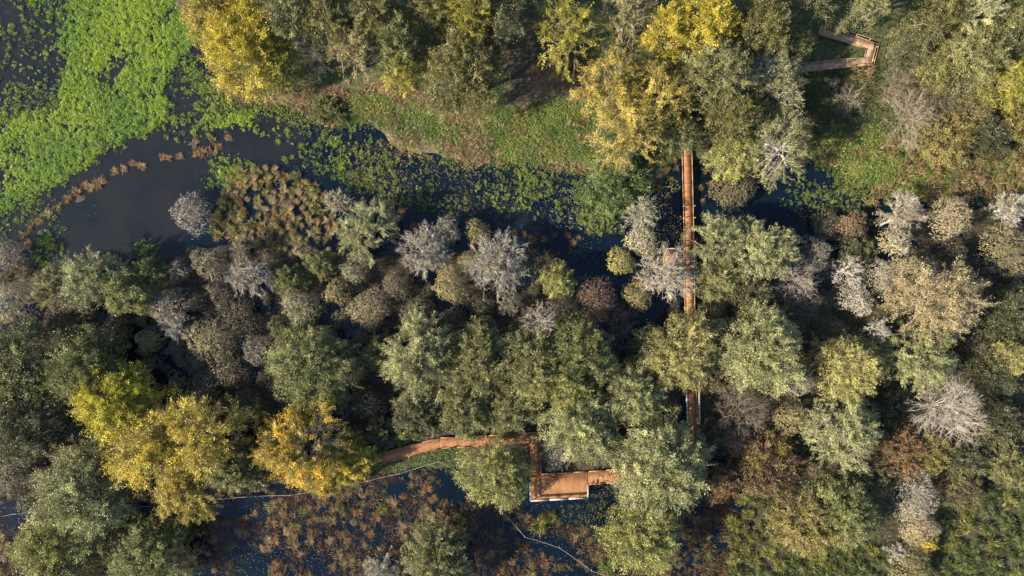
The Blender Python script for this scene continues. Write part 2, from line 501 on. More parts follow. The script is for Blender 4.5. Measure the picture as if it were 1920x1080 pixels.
piles(r2, low, W2, 4.5, M_OLD)

# the weathered hairpin in the woods
old = path_xy([(1430, 140), (1513, 126), (1575, 119.5), (1627, 114.5), (1634.5, 87), (1600, 75), (1540, 58)], ZB)
r3 = empty("boardwalk", (old[3].x, old[3].y, 0)); tag(r3, "weathered grey brown boardwalk turning a hairpin under the wood, strewn with leaves", "boardwalk", "boardwalks over the marsh")
W3 = 1.45
g = Geo()
for i, (a, b) in enumerate(zip(old[:-1], old[1:])): planks(g, a, b, W3, .003 * (i % 3), 0 if i == 0 else .35, .35)
g.build("deck", [M_OLD], r3)
edges(r3, old, W3, M_OLD, .01, sides=(1, -1), h=.12, bw=.09)
q = offset(old, -(W3 / 2 + .05))
g = Geo()
for a, b in zip(q[:-1], q[1:]): beam(g, a + Vector((0, 0, .9)), b + Vector((0, 0, .9)), .07, .05, .9)
g.build("handrail", [M_EDGE], r3)
for p, t in walk_along(q, 2.4, .5): post(r3, p.x, p.y, .2, p.z + .9, M_OLD, .1)
piles(r3, old, W3, 4.5, M_OLD)
bpy.context.view_layer.update()
for rr in (r, r2, r3):
    inv = rr.matrix_world.inverted()
    for ch in rr.children: ch.matrix_parent_inverse = inv

# pale rope fence standing in the marsh
ZR = .75
fence_px = [(-60, 985), (0, 969), (30, 963.5), (90, 961), (230, 954), (300, 948), (390, 938), (470, 931.5), (545, 929), (600, 921), (690, 902), (750, 888), (822, 866), (866, 889), (905, 925), (955, 974), (984, 1007), (1050, 1028), (1110, 1071), (1180, 1096)]
fp = path_xy(fence_px, ZR)
r4 = empty("rope_fence", (fp[8].x, fp[8].y, 0)); tag(r4, "thin pale rope barrier on short posts zigzagging through the tussock marsh", "fence")
g = Geo()
for a, b in zip(fp[:-1], fp[1:]):
    n = 6
    pts = np.array([list(a.lerp(b, i / n) - Vector((0, 0, .25 * math.sin(math.pi * i / n)))) for i in range(n + 1)])
    tubes(g, pts[:-1], pts[1:], .028, .028, 5)
g.build("rope", [M_ROPE], r4)
for p in fp:
    g = Geo(); pa = np.array([[p.x, p.y, -.6]]); tubes(g, pa, pa + [[0, 0, 1.42]], .075, .07, 6); tubes(g, pa + [[0, 0, 1.42]], pa + [[0, 0, 1.46]], .07, .01, 6)
    g.build("post", [M_ROPE], r4)
bpy.context.view_layer.update()
inv = r4.matrix_world.inverted()
for ch in r4.children: ch.matrix_parent_inverse = inv
print("walks", round(time.time() - T0, 1))

# ------------------------------------------------------------------ trees and shrubs
PAL = {  # linear albedo: leaf_a, leaf_b, twig
    'pale': ((.162, .180, .074), (.318, .325, .142), (.36, .33, .28)),
    'olive': ((.112, .122, .045), (.215, .212, .078), (.28, .25, .21)),
    'green': ((.088, .104, .034), (.165, .170, .054), (.22, .20, .16)),
    'fresh': ((.120, .140, .044), (.235, .240, .085), (.24, .22, .17)),
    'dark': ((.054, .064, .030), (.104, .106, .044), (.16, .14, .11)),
    'forest': ((.076, .080, .022), (.170, .158, .042), (.22, .19, .15)),
    'gold': ((.230, .205, .045), (.570, .430, .055), (.34, .30, .25)),
    'yellow': ((.250, .220, .022), (.460, .370, .030), (.28, .24, .18)),
    'ygreen': ((.155, .160, .026), (.330, .285, .036), (.28, .25, .19)),
    'ygold': ((.200, .178, .038), (.430, .325, .050), (.40, .37, .32)),
    'orange': ((.150, .150, .042), (.600, .400, .032), (.32, .28, .24)),
    'ochre': ((.150, .132, .040), (.255, .212, .070), (.215, .185, .135)),
    'brown':  ((.094, .084, .038), (.172, .146, .064), (.150, .130, .100)),
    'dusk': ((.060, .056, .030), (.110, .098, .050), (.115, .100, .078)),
    'wine':   ((.075, .045, .032), (.130, .075, .040), (.17, .13, .11)),
    'tan': ((.210, .172, .086), (.365, .298, .150), (.33, .285, .225)),
    'rust': ((.140, .090, .044), (.235, .150, .070), (.18, .14, .105)),
    'grey': ((.140, .130, .082), (.215, .196, .125), (.215, .198, .170)),
    'silver': ((.150, .140, .100), (.230, .210, .155), (.345, .318, .275)),
    'lush': ((.062, .112, .030), (.145, .195, .058), (.2, .18, .14)),
    'dapple': ((.080, .050, .034), (.330, .250, .050), (.17, .13, .11)),
    'lemon': ((.250, .240, .020), (.520, .450, .028), (.26, .24, .18)),
    'ypale': ((.150, .165, .044), (.315, .312, .088), (.33, .30, .24)),
    'gpale':  ((.175, .170, .058), (.335, .305, .108), (.34, .31, .25)),
    'white': ((.150, .140, .090), (.220, .200, .125), (.53, .50, .445)),
    'cream': ((.230, .190, .130), (.330, .280, .190), (.46, .415, .36)),
}
GA = math.pi * (3 - math.sqrt(5))

def lobed(rng, k=.13):
    a = rng.uniform(0, 2 * math.pi, 5)
    def f(az):
        return 1 + k * (np.sin(2 * az + a[0]) * .6 + np.sin(3 * az + a[1]) * .7 + np.sin(5 * az + a[2]) * .6 + np.sin(8 * az + a[3]) * .45)
    return f

def skeleton(rng, R, H, n1, n2, n3, zlo=.30, spread=1.0, lean=.14):
    """limbs, branches and twigs of one crown; every level as start, end, radii"""
    fR = lobed(rng)
    def dome(rho, az):
        q = np.clip(rho / (R * fR(az)), 0, 1)
        return H * zlo + H * (1 - zlo) * np.sqrt(np.clip(1 - q ** 2.2, 0, 1))
    i = np.arange(n1)
    az = i * GA + rng.uniform(-.35, .35, n1) + rng.uniform(0, 6)
    rho = R * np.sqrt((i + .6) / n1) * .74 * spread * fR(az)
    E1 = np.stack([rho * np.cos(az), rho * np.sin(az), dome(rho, az) * rng.uniform(.72, .9, n1)], 1)
    S1 = np.zeros((n1, 3)); S1[:, 2] = H * rng.uniform(.10, .34, n1)
    base = rng.normal(0, lean * R, 2); S1[:, :2] = E1[:, :2] * .04 + base * .7
    M1 = S1 * .5 + E1 * .5; M1[:, 2] += H * .06; M1[:, :2] *= rng.uniform(.75, 1.0, (n1, 1)); M1 += rng.normal(0, R * .03, (n1, 3))
    def on(S, M, E, t):
        return np.where(t < .5, S + (M - S) * t * 2, M + (E - M) * (t - .5) * 2)
    N2 = n1 * n2
    p = np.repeat(i, n2); t = rng.uniform(.35, 1.0, (N2, 1))
    S2 = on(S1[p], M1[p], E1[p], t)
    tg = E1[p] + rng.normal(0, R * .27, (N2, 3))
    tg[:, :2] *= rng.uniform(.95, 1.22, (N2, 1))
    rr = np.linalg.norm(tg[:, :2], axis=1); aa = np.arctan2(tg[:, 1], tg[:, 0]); lim = R * fR(aa) * rng.uniform(.84, 1.06, N2)
    k = np.minimum(1, lim / np.maximum(rr, 1e-6)); tg[:, :2] *= k[:, None]; rr = rr * k
    tg[:, 2] = dome(rr, aa) * rng.uniform(.80, .99, N2) - .02 * H
    E2 = tg; M2 = (S2 + E2) / 2; M2[:, 2] += R * .03; M2 += rng.normal(0, R * .025, (N2, 3))
    N3 = N2 * n3
    p3 = np.repeat(np.arange(N2), n3); t = rng.uniform(.30, 1.0, (N3, 1))
    S3 = on(S2[p3], M2[p3], E2[p3], t)
    dr = nrm(E2[p3] - S2[p3]); ra = S3.copy(); ra[:, 2] *= .3; ra = nrm(ra)
    dv = nrm(dr * .7 + ra * .35 + rng.normal(0, .55, (N3, 3)) + np.array([0, 0, .25]))
    dv[:, 2] -= .12 * (np.linalg.norm(S3[:, :2], axis=1) / R); E3 = S3 + dv * (R * rng.uniform(.11, .27, (N3, 1)))
    return dict(L1=(S1, M1, E1), L2=(S2, M2, E2), L3=(S3, E3), p3=p3, p2=p, dome=dome, fR=fR, base=base)

def twig4(rng, S3, E3, n4, ln):
    N = len(S3) * n4; p = np.repeat(np.arange(len(S3)), n4)
    t = rng.uniform(.1, 1, (N, 1)); S = S3[p] + (E3[p] - S3[p]) * t
    dv = nrm(nrm(E3[p] - S3[p]) * .7 + rng.normal(0, .6, (N, 3)) + np.array([0, 0, .25]))
    return S, S + dv * ln * rng.uniform(.5, 1.2, (N, 1))

def limbs(sk, R, H, rng, twig, parent, thick=1.0, l2=True, l3=True):
    g = Geo(); S1, M1, E1 = sk['L1']; n = len(S1)
    r0 = (.020 * H + .05) * thick
    zt = S1[:, 2].max()
    hs = np.linspace(-.5, zt, 5); off = np.cumsum(rng.normal(0, .04 * R * .3, (5, 2)), 0); off[0] = 0; off = off * .4 + sk['base'] * (1 - .3 * np.linspace(0, 1, 5))[:, None]
    pts = np.column_stack([off, hs])
    rad = r0 * np.linspace(1.35, .75, 5)
    tubes(g, pts[:-1], pts[1:], rad[:-1], rad[1:], 8, val=1.0)
    S1 = S1.copy(); S1[:, 0] = np.interp(S1[:, 2], hs, off[:, 0]); S1[:, 1] = np.interp(S1[:, 2], hs, off[:, 1])
    a = r0 * rng.uniform(.38, .62, n)
    tubes(g, S1, M1, a, a * .66, 6, val=1.0); tubes(g, M1, E1, a * .66, a * .28, 5, val=1.0)
    if l2:
        S, M, E = sk['L2']; b = np.clip(a[sk['p2']] * .36, .018, .09)
        tubes(g, S, M, b, b * .7, 4, val=1.0); tubes(g, M, E, b * .7, b * .3, 4, val=1.0)
    if l3:
        S, E = sk['L3']; ribbons(g, S, E, .035, .015, rng, val=rng.uniform(.7, 1.2, len(S)))
    o = g.build("trunk", [M_BARK], parent, True); o["twig"] = list(twig)
    return o

def crown_leaves(g, sk, R, H, rng, per, size, mixbase=.45, cover=None, drop=.0):
    S, E = sk['L3']; n3 = len(S)
    keep = np.ones(n3, bool)
    if drop: keep = rng.random(n3) > drop
    if cover is not None: keep &= cover((S + E) / 2)
    idx = np.repeat(np.nonzero(keep)[0], per); N = len(idx)
    t = rng.uniform(.05, 1.15, (N, 1))
    P = S[idx] + (E[idx] - S[idx]) * t + rng.normal(0, size * .42 + .012 * R, (N, 3))
    out_ = P * np.array([1, 1, .4]); out_[:, 2] += .25 * R
    tilt = rng.normal(0, .42, (n3, 3)) + rng.normal(0, .30, (len(sk['L2'][0]), 3))[sk['p3']]
    bias = nrm(out_) * .85 + np.array([0, 0, .30]) + tilt[idx]
    cl = rng.normal(0, .16, len(sk['L2'][0]))[sk['p3']][idx] + rng.normal(0, .10, len(sk['L1'][0]))[sk['p2'][sk['p3']]][idx]
    mixv = np.clip(mixbase + cl * 1.3 + rng.normal(0, .16, N), 0, 1)
    val = np.clip(1 + cl * .8 + rng.normal(0, .13, N) + rng.normal(0, .10, n3)[idx], .45, 1.7)
    leaves(g, P, size * rng.uniform(.65, 1.3, N), bias, rng, .30, aspect=.46, along=nrm(E[idx] - S[idx]), mixv=mixv, val=val)

def col_props(o, pal):
    a, b, tw = PAL[pal]; o["leaf_a"] = list(a); o["leaf_b"] = list(b); o["twig"] = list(tw)

def make_leafy(root, R, H, pal, rng, dens=1.0, leaf=.225, open_=0.0, mixb=.45, twigpal=None):
    s = R / 6.5
    n1 = int(np.clip(7 + 5 * s, 6, 15)); n2 = int(np.clip(8 * s + 2, 5, 11)); n3 = 7
    sk = skeleton(rng, R, H, n1, n2, n3)
    leaf = leaf * np.clip(s ** .35, .6, 1.15)
    need = 2.7 * dens * math.pi * R * R / (.23 * leaf * leaf)
    per = max(4, int(need / (n1 * n2 * n3)))
    tw = PAL[twigpal or pal][2]
    limbs(sk, R, H, rng, tw, root)
    g = Geo()
    crown_leaves(g, sk, R, H, rng, per, leaf, mixb, drop=open_)
    # lower, inner leaves fill the body of the crown
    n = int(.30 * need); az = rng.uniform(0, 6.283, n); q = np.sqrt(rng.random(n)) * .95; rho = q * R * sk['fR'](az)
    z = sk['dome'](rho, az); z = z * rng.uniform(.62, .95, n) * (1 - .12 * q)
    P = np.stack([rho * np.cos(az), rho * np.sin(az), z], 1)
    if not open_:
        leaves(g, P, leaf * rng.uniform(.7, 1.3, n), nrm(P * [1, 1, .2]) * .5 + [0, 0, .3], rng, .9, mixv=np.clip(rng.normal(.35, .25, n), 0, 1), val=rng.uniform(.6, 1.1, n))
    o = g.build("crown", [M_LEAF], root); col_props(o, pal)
    return sk

def make_thin(root, R, H, pal, rng, dens=.55, leaf=.22, twigpal='silver', bare_side=None):
    """open crown: pale limbs show between the leaves"""
    s = R / 6.5
    n1 = int(np.clip(9 + 4 * s, 8, 15)); n2 = int(np.clip(7 * s + 3, 5, 10)); n3 = 7
    sk = skeleton(rng, R, H, n1, n2, n3)
    leaf = leaf * np.clip(s ** .35, .6, 1.15)
    per = max(3, int(2.9 * dens * math.pi * R * R / (.23 * leaf * leaf) / (n1 * n2 * n3)))
    limbs(sk, R, H, rng, PAL[twigpal][2], root, 1.15)
    cover = None
    if bare_side is not None:
        bx, by, br = bare_side
        cover = lambda P: ((P[:, 0] - bx * R) ** 2 + (P[:, 1] - by * R) ** 2 > (br * R) ** 2) | (rng.random(len(P)) < .12)
    g = Geo(); crown_leaves(g, sk, R, H, rng, per, leaf, .5, cover)
    o = g.build("crown", [M_LEAF], root); col_props(o, pal)
    S, E = sk['L3']; S4, E4 = twig4(rng, S, E, 3, R * .09)
    g = Geo(); ribbons(g, S4, E4, .03, .012, rng, val=rng.uniform(.6, 1.15, len(S4)))
    o = g.build("sprays", [M_TWIG], root); col_props(o, pal); o["twig"] = list(PAL[twigpal][2])

def make_lichen(root, R, H, pal, rng, dens=1.0, foliage=.5, leafpal='grey'):
    """pale lichen-crusted branches, coral-like, with some leaf between"""
    s = R / 4.5
    n1 = int(np.clip(12 + 4 * s, 10, 18)); n2 = int(np.clip(6 * s + 3, 6, 10)); n3 = 6
    sk = skeleton(rng, R, H, n1, n2, n3, zlo=.35, lean=.34)
    limbs(sk, R, H, rng, PAL[pal][2], root, .65, l3=False)
    g = Geo(); S, E = sk['L3']
    kk = (rng.random(len(sk['L2'][0])) > .28)[sk['p3']]; S, E = S[kk], E[kk]
    c3 = rng.uniform(.5, 1.1, len(S))
    tubes(g, S, E, .020, .010, 4, val=c3)
    n4 = int(9 * dens); S4, E4 = twig4(rng, S, E, n4, R * .085 + .14)
    ribbons(g, S4, E4, .026, .012, rng, val=np.repeat(c3, n4) * rng.uniform(.5, 1.15, len(S4)))
    o = g.build("crown", [M_TWIG], root); col_props(o, pal)
    if foliage > 0:
        S, E = sk['L3']; g = Geo(); k = rng.random(len(sk['L2'][0])) < foliage
        lf = .20; per = max(3, int(2.2 * math.pi * R * R * foliage / (.31 * lf * lf) / max(1, k.sum() * n3)))
        km = k[sk['p3']]
        crown_leaves(g, dict(sk, L3=(S[km] - [0, 0, .15], E[km] - [0, 0, .15]), p3=sk['p3'][km]), R, H, rng, per, lf, .5) if km.any() else None
        if g.n: o = g.build("foliage", [M_LEAF], root); col_props(o, leafpal)

def make_bare(root, R, H, pal, rng, dens=1.0, leafpal=None, leafd=.0):
    """leafless: fine twigs bursting outwards"""
    s = R / 5.0
    n1 = int(np.clip(12 + 5 * s, 9, 22)); n2 = int(np.clip(8 * s, 4, 10)); n3 = 6
    sk = skeleton(rng, R, H, n1, n2, n3, zlo=.22, spread=1.05, lean=.16)
    limbs(sk, R, H, rng, PAL[pal][2], root, .45, l3=False)
    g = Geo(); S, E = sk['L3']; c3 = rng.uniform(.6, 1.1, len(S))
    E = S + (E - S) * 1.25
    ribbons(g, S, E, .034, .014, rng, val=c3)
    n4 = max(2, int(4 * dens)); S4, E4 = twig4(rng, S, E, n4, R * .10 + .1)
    ribbons(g, S4, E4, .024, .010, rng, val=np.repeat(c3, n4) * rng.uniform(.6, 1.1, len(S4)))
    o = g.build("crown", [M_TWIG], root); col_props(o, pal)
    if leafd:
        g = Geo(); crown_leaves(g, sk, R, H, rng, max(2, int(2.5 * leafd * math.pi * R * R / (.31 * .04) / len(S))), .20, .5)
        o = g.build("foliage", [M_LEAF], root); col_props(o, leafpal or pal)

def make_dome(root, R, H, pal, rng, dens=1.0, leaf=.6, twigpal=None, white=0.0):
    """rounded twiggy shrub: several merging domes of fine twigs with small leaves"""
    nl = 3 + int(R > 2.2) * 2 + int(R > 4) * 2
    a = np.arange(nl) * GA + rng.uniform(0, 6); q = np.sqrt((np.arange(nl) + .3) / nl)
    cx = np.cos(a) * q * R * .50; cy = np.sin(a) * q * R * .50; lr = R * rng.uniform(.50, .68, nl); lh = H * (1 - .22 * q) * rng.uniform(.88, 1.05, nl)
    N = int(150 * dens * R * R)
    l = rng.choice(nl, N, p=lr ** 2 / (lr ** 2).sum())
    az = rng.uniform(0, 6.283, N); cz = rng.random(N) ** .65
    sr = np.sqrt(1 - cz ** 2)
    dv = np.stack([sr * np.cos(az), sr * np.sin(az), cz], 1)
    base = np.stack([cx[l], cy[l], lh[l] * .30], 1)
    sc = np.stack([lr[l], lr[l], lh[l] * .70], 1)
    f = lobed(rng, .10)
    tip = base + dv * sc * (f(az + l) * rng.uniform(.86, 1.05, N))[:, None]
    ln = rng.uniform(.22, .50, N)[:, None] * np.clip(R / 2.5, .7, 1.3)
    td = nrm(dv * .7 + rng.normal(0, .55, (N, 3)) + [0, 0, .2])
    # skip twigs buried in another lobe
    hid = np.zeros(N, bool)
    for j in range(nl):
        e = (tip - [cx[j], cy[j], lh[j] * .30]) / [lr[j], lr[j], lh[j] * .70]
        hid |= ((e ** 2).sum(1) < .62) & (l != j)
    k = ~hid
    patch = np.clip(fbm(tip[:, 0] * 1.0 + 50 * l, tip[:, 1], R * .5, 2), 0, 1)
    lobev = rng.uniform(.85, 1.15, nl)[l]
    g = Geo()
    # stems
    ms = 7; sa = rng.uniform(0, 6.283, ms); E = np.stack([np.cos(sa) * R * .5, np.sin(sa) * R * .5, np.full(ms, H * .62)], 1) * rng.uniform(.7, 1, (ms, 1))
    S = np.stack([np.cos(sa) * .12, np.sin(sa) * .12, np.full(ms, -.4)], 1); M = (S + E) / 2 + [0, 0, .12 * H]
    tubes(g, S, M, .07, .05, 6, val=1.0); tubes(g, M, E, .05, .02, 5, val=1.0)
    nb = int(18 * R); b = rng.choice(np.nonzero(k)[0], min(nb, k.sum()), replace=False)
    tubes(g, M[b % ms], tip[b] * [.93, .93, .95], .028, .010, 4, val=1.0)
    o = g.build("trunk", [M_BARK], root, True); o["twig"] = list(PAL[twigpal or pal][2])
    g = Geo()
    ribbons(g, (tip - td * ln)[k], tip[k], .05, .022, rng, face=(dv + [0, 0, .2])[k], val=(rng.uniform(.6, 1.2, N) * lobev)[k])
    o = g.build("crown", [M_TWIG], root); col_props(o, pal)
    if twigpal: o["twig"] = list(PAL[twigpal][2])
    if leaf > 0:
        n = int(N * 1.9 * leaf); j = rng.choice(np.nonzero(k)[0], n)
        P = tip[j] - td[j] * ln[j] * rng.uniform(0, .9, (n, 1)) + rng.normal(0, .06, (n, 3))
        kp = patch[j] > white
        P = P[kp]; j = j[kp]
        g = Geo(); leaves(g, P, rng.uniform(.10, .19, len(P)) * np.clip(R / 2.5, .8, 1.25), dv[j] * 1.0 + [0, 0, .2], rng, .42,
                          mixv=np.clip(patch[j] * .9 + rng.normal(0, .28, len(P)), 0, 1), val=np.clip(lobev[j] + rng.normal(0, .2, len(P)), .5, 1.6))
        o = g.build("foliage", [M_LEAF], root); col_props(o, pal)

STYLE = {
    'L': ('leafy_tree', 'tree', 'leafy trees around the marsh'), 'T': ('open_crowned_tree', 'tree', 'thin crowned trees with pale limbs showing'),
    'W': ('lichened_tree', 'tree', 'pale lichen crusted trees of the wet thicket'), 'B': ('bare_tree', 'bare tree', 'leafless trees and scrub'),
    'D': ('twiggy_shrub', 'shrub', 'rounded shrubs of the wet thicket'), 'S': ('leafy_shrub', 'shrub', 'leafy shrubs of the marsh'),
}
PLACED = []
def T(st, px, py, r, H, pal, label, **k):
    rng = np.random.default_rng(int(px * 7919 + py * 104729 + r) % (2 ** 31))
    zc = H * (.62 if st in 'LT' else .55)
    x, y = at(px, py, zc); R = r * (.98 if st == 'D' else 1.07) * PX * (1 - zc / CAMH)
    nm_, cat, grp = STYLE[st]
    root = empty(nm_, (x, y, 0)); tag(root, label, cat, grp)
    PLACED.append((x, y, R))
    if st == 'L': make_leafy(root, R, H, pal, rng, **k)
    elif st == 'T': make_thin(root, R, H, pal, rng, **k)
    elif st == 'W': make_lichen(root, R, H, pal, rng, **k)
    elif st == 'B': make_bare(root, R, H, pal, rng, **k)
    elif st == 'D': make_dome(root, R, H, pal, rng, **k)
    elif st == 'S': make_leafy(root, R, H, pal, rng, leaf=.24, **k)
    return root

# --- the wood along the top bank, from the bright green marsh eastwards
T('L', 395, 18, 62, 13, 'ygold', "pale golden tree at the corner of the wood nearest the bright green marsh")
T('L', 455, 78, 88, 13, 'yellow', "large bright yellow tree on the bank facing the bright green marsh", mixb=.6)
T('L', 520, 122, 46, 10, 'ygreen', "small yellow olive tree tucked below the large bright yellow bank tree")
T('B', 580, 98, 48, 9, 'grey', "grey leafless tree with fine drooping twigs between yellow tree and dark wood")
T('L', 545, 22, 55, 15, 'olive', "olive tree in the wood just behind the bright yellow bank tree")
T('L', 615, 30, 55, 15, 'forest', "dark olive tree at the back of the wood above the grey leafless tree")
T('T', 668, 98, 52, 12, 'ochre', "thin brownish olive tree with dry leaves on the front of the wood")
T('L', 700, 25, 52, 16, 'forest', "dark forest tree behind the thin brownish olive tree")
T('L', 745, 70, 50, 15, 'green', "deep green upright tree beside the broad dull olive bank tree")
T('L', 752, 128, 40, 10, 'ygreen', "yellowish green tree low at the front of the dark wood")
T('L', 815, 20, 52, 15, 'forest', "shaded forest tree behind the broad dull olive bank tree")
T('L', 870, 135, 80, 14, 'forest', "broad dull olive tree on the bank, beside the shaded clearing", dens=1.2)
T('L', 880, 20, 58, 16, 'ygreen', "yellow flecked olive tree directly behind the broad dull olive bank tree")
T('L', 955, 30, 55, 15, 'dark', "very dark tree at the back edge of the shaded clearing")
T('L', 1065, 55, 68, 14, 'ygreen', "loose yellow green tree overhanging the far side of the shaded clearing", open_=.22)
T('T', 1180, 25, 55, 14, 'ochre', "thin brown olive tree at the top of the wood between two yellow trees")
T('L', 1255, 55, 52, 14, 'yellow', "dense yellow tree left of the boardwalk where it enters the wood")
T('L', 1325, 45, 66, 15, 'yellow', "tall bright yellow tree right of the boardwalk deep in the wood", mixb=.55)
T('L', 1150, 165, 70, 12, 'ygold', "golden olive tree whose foot meets the green bank by the boardwalk", open_=.12, twigpal='silver')
T('L', 1235, 175, 66, 12, 'ygold', "gold brown tree leaning over the boardwalk at the wood edge", open_=.15, twigpal='silver')
T('T', 1180, 245, 72, 11, 'ygold', "golden tree with white twigs reaching out over the bright green bush", dens=.85)
T('L', 1284, 246, 40, 7, 'olive', "small olive tree hiding the boardwalk where it comes out of the wood")
T('L', 1345, 130, 72, 14, 'olive', "large grey olive tree beside the boardwalk in the wood", mixb=.6, twigpal='silver')
T('L', 1430, 50, 62, 15, 'forest', "dark olive tree above the tree with forked white limbs")
T('T', 1450, 135, 72, 9.5, 'olive', "olive tree with forked white limbs near the weathered hairpin boardwalk", dens=.8, twigpal='white', bare_side=(-.35, .1, .3))
T('L', 1490, 82, 38, 9, 'green', "green tree overhanging the open end of the weathered hairpin boardwalk")
T('L', 1380, 215, 56, 11, 'forest', "shaded olive tree between grey olive tree and the white starburst tree")
T('T', 1462, 272, 66, 10, 'olive', "olive tree with a white starburst of bare limbs at its heart", dens=.9, twigpal='white', bare_side=(-.3, -.35, .38))
T('L', 1378, 285, 50, 8, 'ypale', "yellowish olive tree close to the boardwalk above the brown bush")
T('D', 1378, 358, 46, 4, 'brown', "dull brown bush at the water by the boardwalk, below the yellowish olive tree", leaf=.8)
T('L', 1530, -4, 44, 15, 'dark', "dark tree at the top of the wood behind the hairpin boardwalk")
T('L', 1628, 2, 46, 14, 'olive', "olive tree with a hanging branch just above the hairpin boardwalk")
T('L', 1718, 70, 44, 9, 'dark', "low dark green tree in the deep shade beside the hairpin boardwalk")
T('L', 1765, 35, 55, 14, 'forest', "shaded olive tree at the top edge next to the white limbed tree")
T('T', 1825, 20, 52, 15, 'pale', "pale tree with white limbs at the very top of the wood", twigpal='white', dens=.8)
T('L', 1830, 95, 70, 13, 'olive', "large green olive tree bordering the brown bare scrub", mixb=.5)
T('L', 1900, 40, 62, 14, 'green', "green tree in the top corner of the wood")
T('L', 1905, 150, 52, 11, 'ygreen', "yellow green tree at the wood corner above the dry tan grass")
T('L', 1775, 120, 48, 9, 'forest', "lower olive tree in front of the shaded wood by the brown scrub")
# --- scrub on the right bank
T('B', 1680, 160, 34, 3.5, 'grey', "small grey leafless bush nearest the bend of the hairpin boardwalk", leafpal='ochre', leafd=.1)
T('B', 1705, 222, 52, 4, 'tan', "tan leafless bush at the edge of the small green meadow", dens=.8)
T('B', 1770, 165, 52, 4, 'brown', "brown leafless bush below the large green olive tree", leafpal='brown', leafd=.25)
T('B', 1830, 195, 46, 4, 'brown', "dark brown thin bush in the middle of the dry scrub", leafpal='ochre', leafd=.35)
T('S', 1775, 262, 52, 4, 'ochre', "ochre leafy shrub beside the small green meadow")
T('S', 1855, 250, 44, 4, 'dark', "dark green shrub within the dry tan scrub")
T('S', 1905, 230, 40, 4, 'ochre', "brown gold shrub at the edge of the dry tan scrub")
T('B', 1592, 188, 30, 2, 'tan', "fallen bare branch lying in the dark green undergrowth below the hairpin boardwalk")
T('B', 1560, 158, 16, 2, 'grey', "tiny grey bare bush below the hairpin boardwalk")
# --- the pond and the west half of the thicket
T('D', 356, 399, 45, 5, 'silver', "round silver grey bush standing alone at the end of the open pond", leaf=.15)
T('D', 18, 478, 38, 5, 'grey', "dark grey bush on the shore at the left end of the pond", leaf=.3)
T('D', 22, 570, 50, 6, 'ochre', "brownish bush with white lichen near the frame edge below the pond", white=.42, twigpal='silver')
T('T', 95, 540, 42, 7, 'olive', "small olive tree on the lower pond shore", dens=.9)
T('T', 168, 522, 60, 8, 'pale', "pale olive tree with fine bare limbs on the lower pond shore", dens=.75)
T('S', 240, 548, 46, 8, 'fresh', "light fresh green bushy tree at the near shore of the pond")
T('S', 283, 510, 30, 6, 'green', "small green tree between fresh green tree and the pond")
T('D', 308, 575, 44, 5.5, 'rust', "orange brown domed bush with a grey lichen patch beside the fresh green tree", white=.45, twigpal='silver')
T('W', 333, 612, 26, 5, 'white', "small white lichened tree between two brown domed bushes", foliage=.4)
T('D', 393, 632, 54, 5.5, 'ochre', "wide brown domed bush streaked with grey in the shaded thicket", white=.42, twigpal='grey')
T('D', 278, 642, 32, 4.5, 'ochre', "dull mustard bush below the orange brown domed bush", leaf=.9)
T('D', 336, 505, 28, 4.5, 'grey', "grey brown bush at the pond foot beside the wide tan brown bush", leaf=.4)
T('D', 392, 490, 44, 5, 'brown', "tan brown broad bush between the pond and the golden reed bed", leaf=.6, twigpal='grey')
T('W', 455, 466, 24, 4.5, 'silver', "small pale frosted bush at the edge of the golden reed bed", foliage=.5, leafpal='ochre')
T('W', 468, 522, 40, 5.5, 'white', "white coral like bare tree in the thicket below the golden reed bed", foliage=.5)
T('D', 415, 550, 34, 4, 'dusk', "dim brown bush beside the white coral like tree", leaf=.6)
T('D', 445, 600, 50, 4, 'dusk', "very dark brown bush in the shade below the white coral like tree", leaf=.7)
T('S', 548, 530, 36, 5, 'green', "deep green ivy covered shrub beside the round olive gold dome")
T('D', 572, 474, 24, 4.5, 'ochre', "small ochre bush at the reed bed edge above the ivy covered shrub", leaf=.9)
T('S', 602, 495, 30, 5, 'olive', "olive bush between reed bed and the ivy covered shrub")
T('D', 562, 574, 44, 6, 'olive', "round olive gold domed bush with a few bare twigs at its foot", leaf=1.0, white=.3)
T('S', 524, 612, 22, 4, 'green', "small deep green bush under the round olive gold dome")
T('D', 630, 548, 32, 5.5, 'ochre', "ochre bush beside the round olive gold dome", leaf=.9)
T('D', 692, 580, 46, 6, 'ochre', "olive ochre bush with dry blond twigs in the middle of the thicket", leaf=.8, white=.3, twigpal='tan')
T('D', 660, 505, 32, 5, 'olive', "dark olive round bush below the pale limbed tree at the reed bed", leaf=.9)
T('D', 745, 535, 38, 4.5, 'dusk', "dusky olive bush between ochre bushes in the thicket", leaf=.9)
T('D', 130, 618, 36, 4, 'dusk', "dusky bush in the shade below the pale olive pond tree", leaf=.9)
T('D', 215, 622, 42, 3.5, 'dusk', "blackish brown bush in deep shade below the fresh green tree", leaf=.5)
T('D', 60, 622, 30, 4, 'ochre', "small mustard bush in front of the dark green grove", leaf=.8)
T('W', 190, 642, 18, 4, 'silver', "tiny white bare bush peeking from the shade behind the green grove", foliage=.4)
T('D', 480, 655, 38, 4.5, 'grey', "grey leafless bush beside the large green tree in the thicket", leaf=.2)
T('B', 545, 650, 34, 4.5, 'grey', "thin grey bare bush above the large green tree in the thicket")
T('D', 430, 690, 46, 4, 'dusk', "dark brown bush below the wide brown domed bush", leaf=.7)
T('L', 30, 690, 78, 10, 'green', "dark green tree of the grove at the frame edge, the upper one", mixb=.3)
T('L', 160, 690, 80, 10, 'green', "broad dull green tree with a few yellow leaves behind the lime yellow tree", mixb=.45)
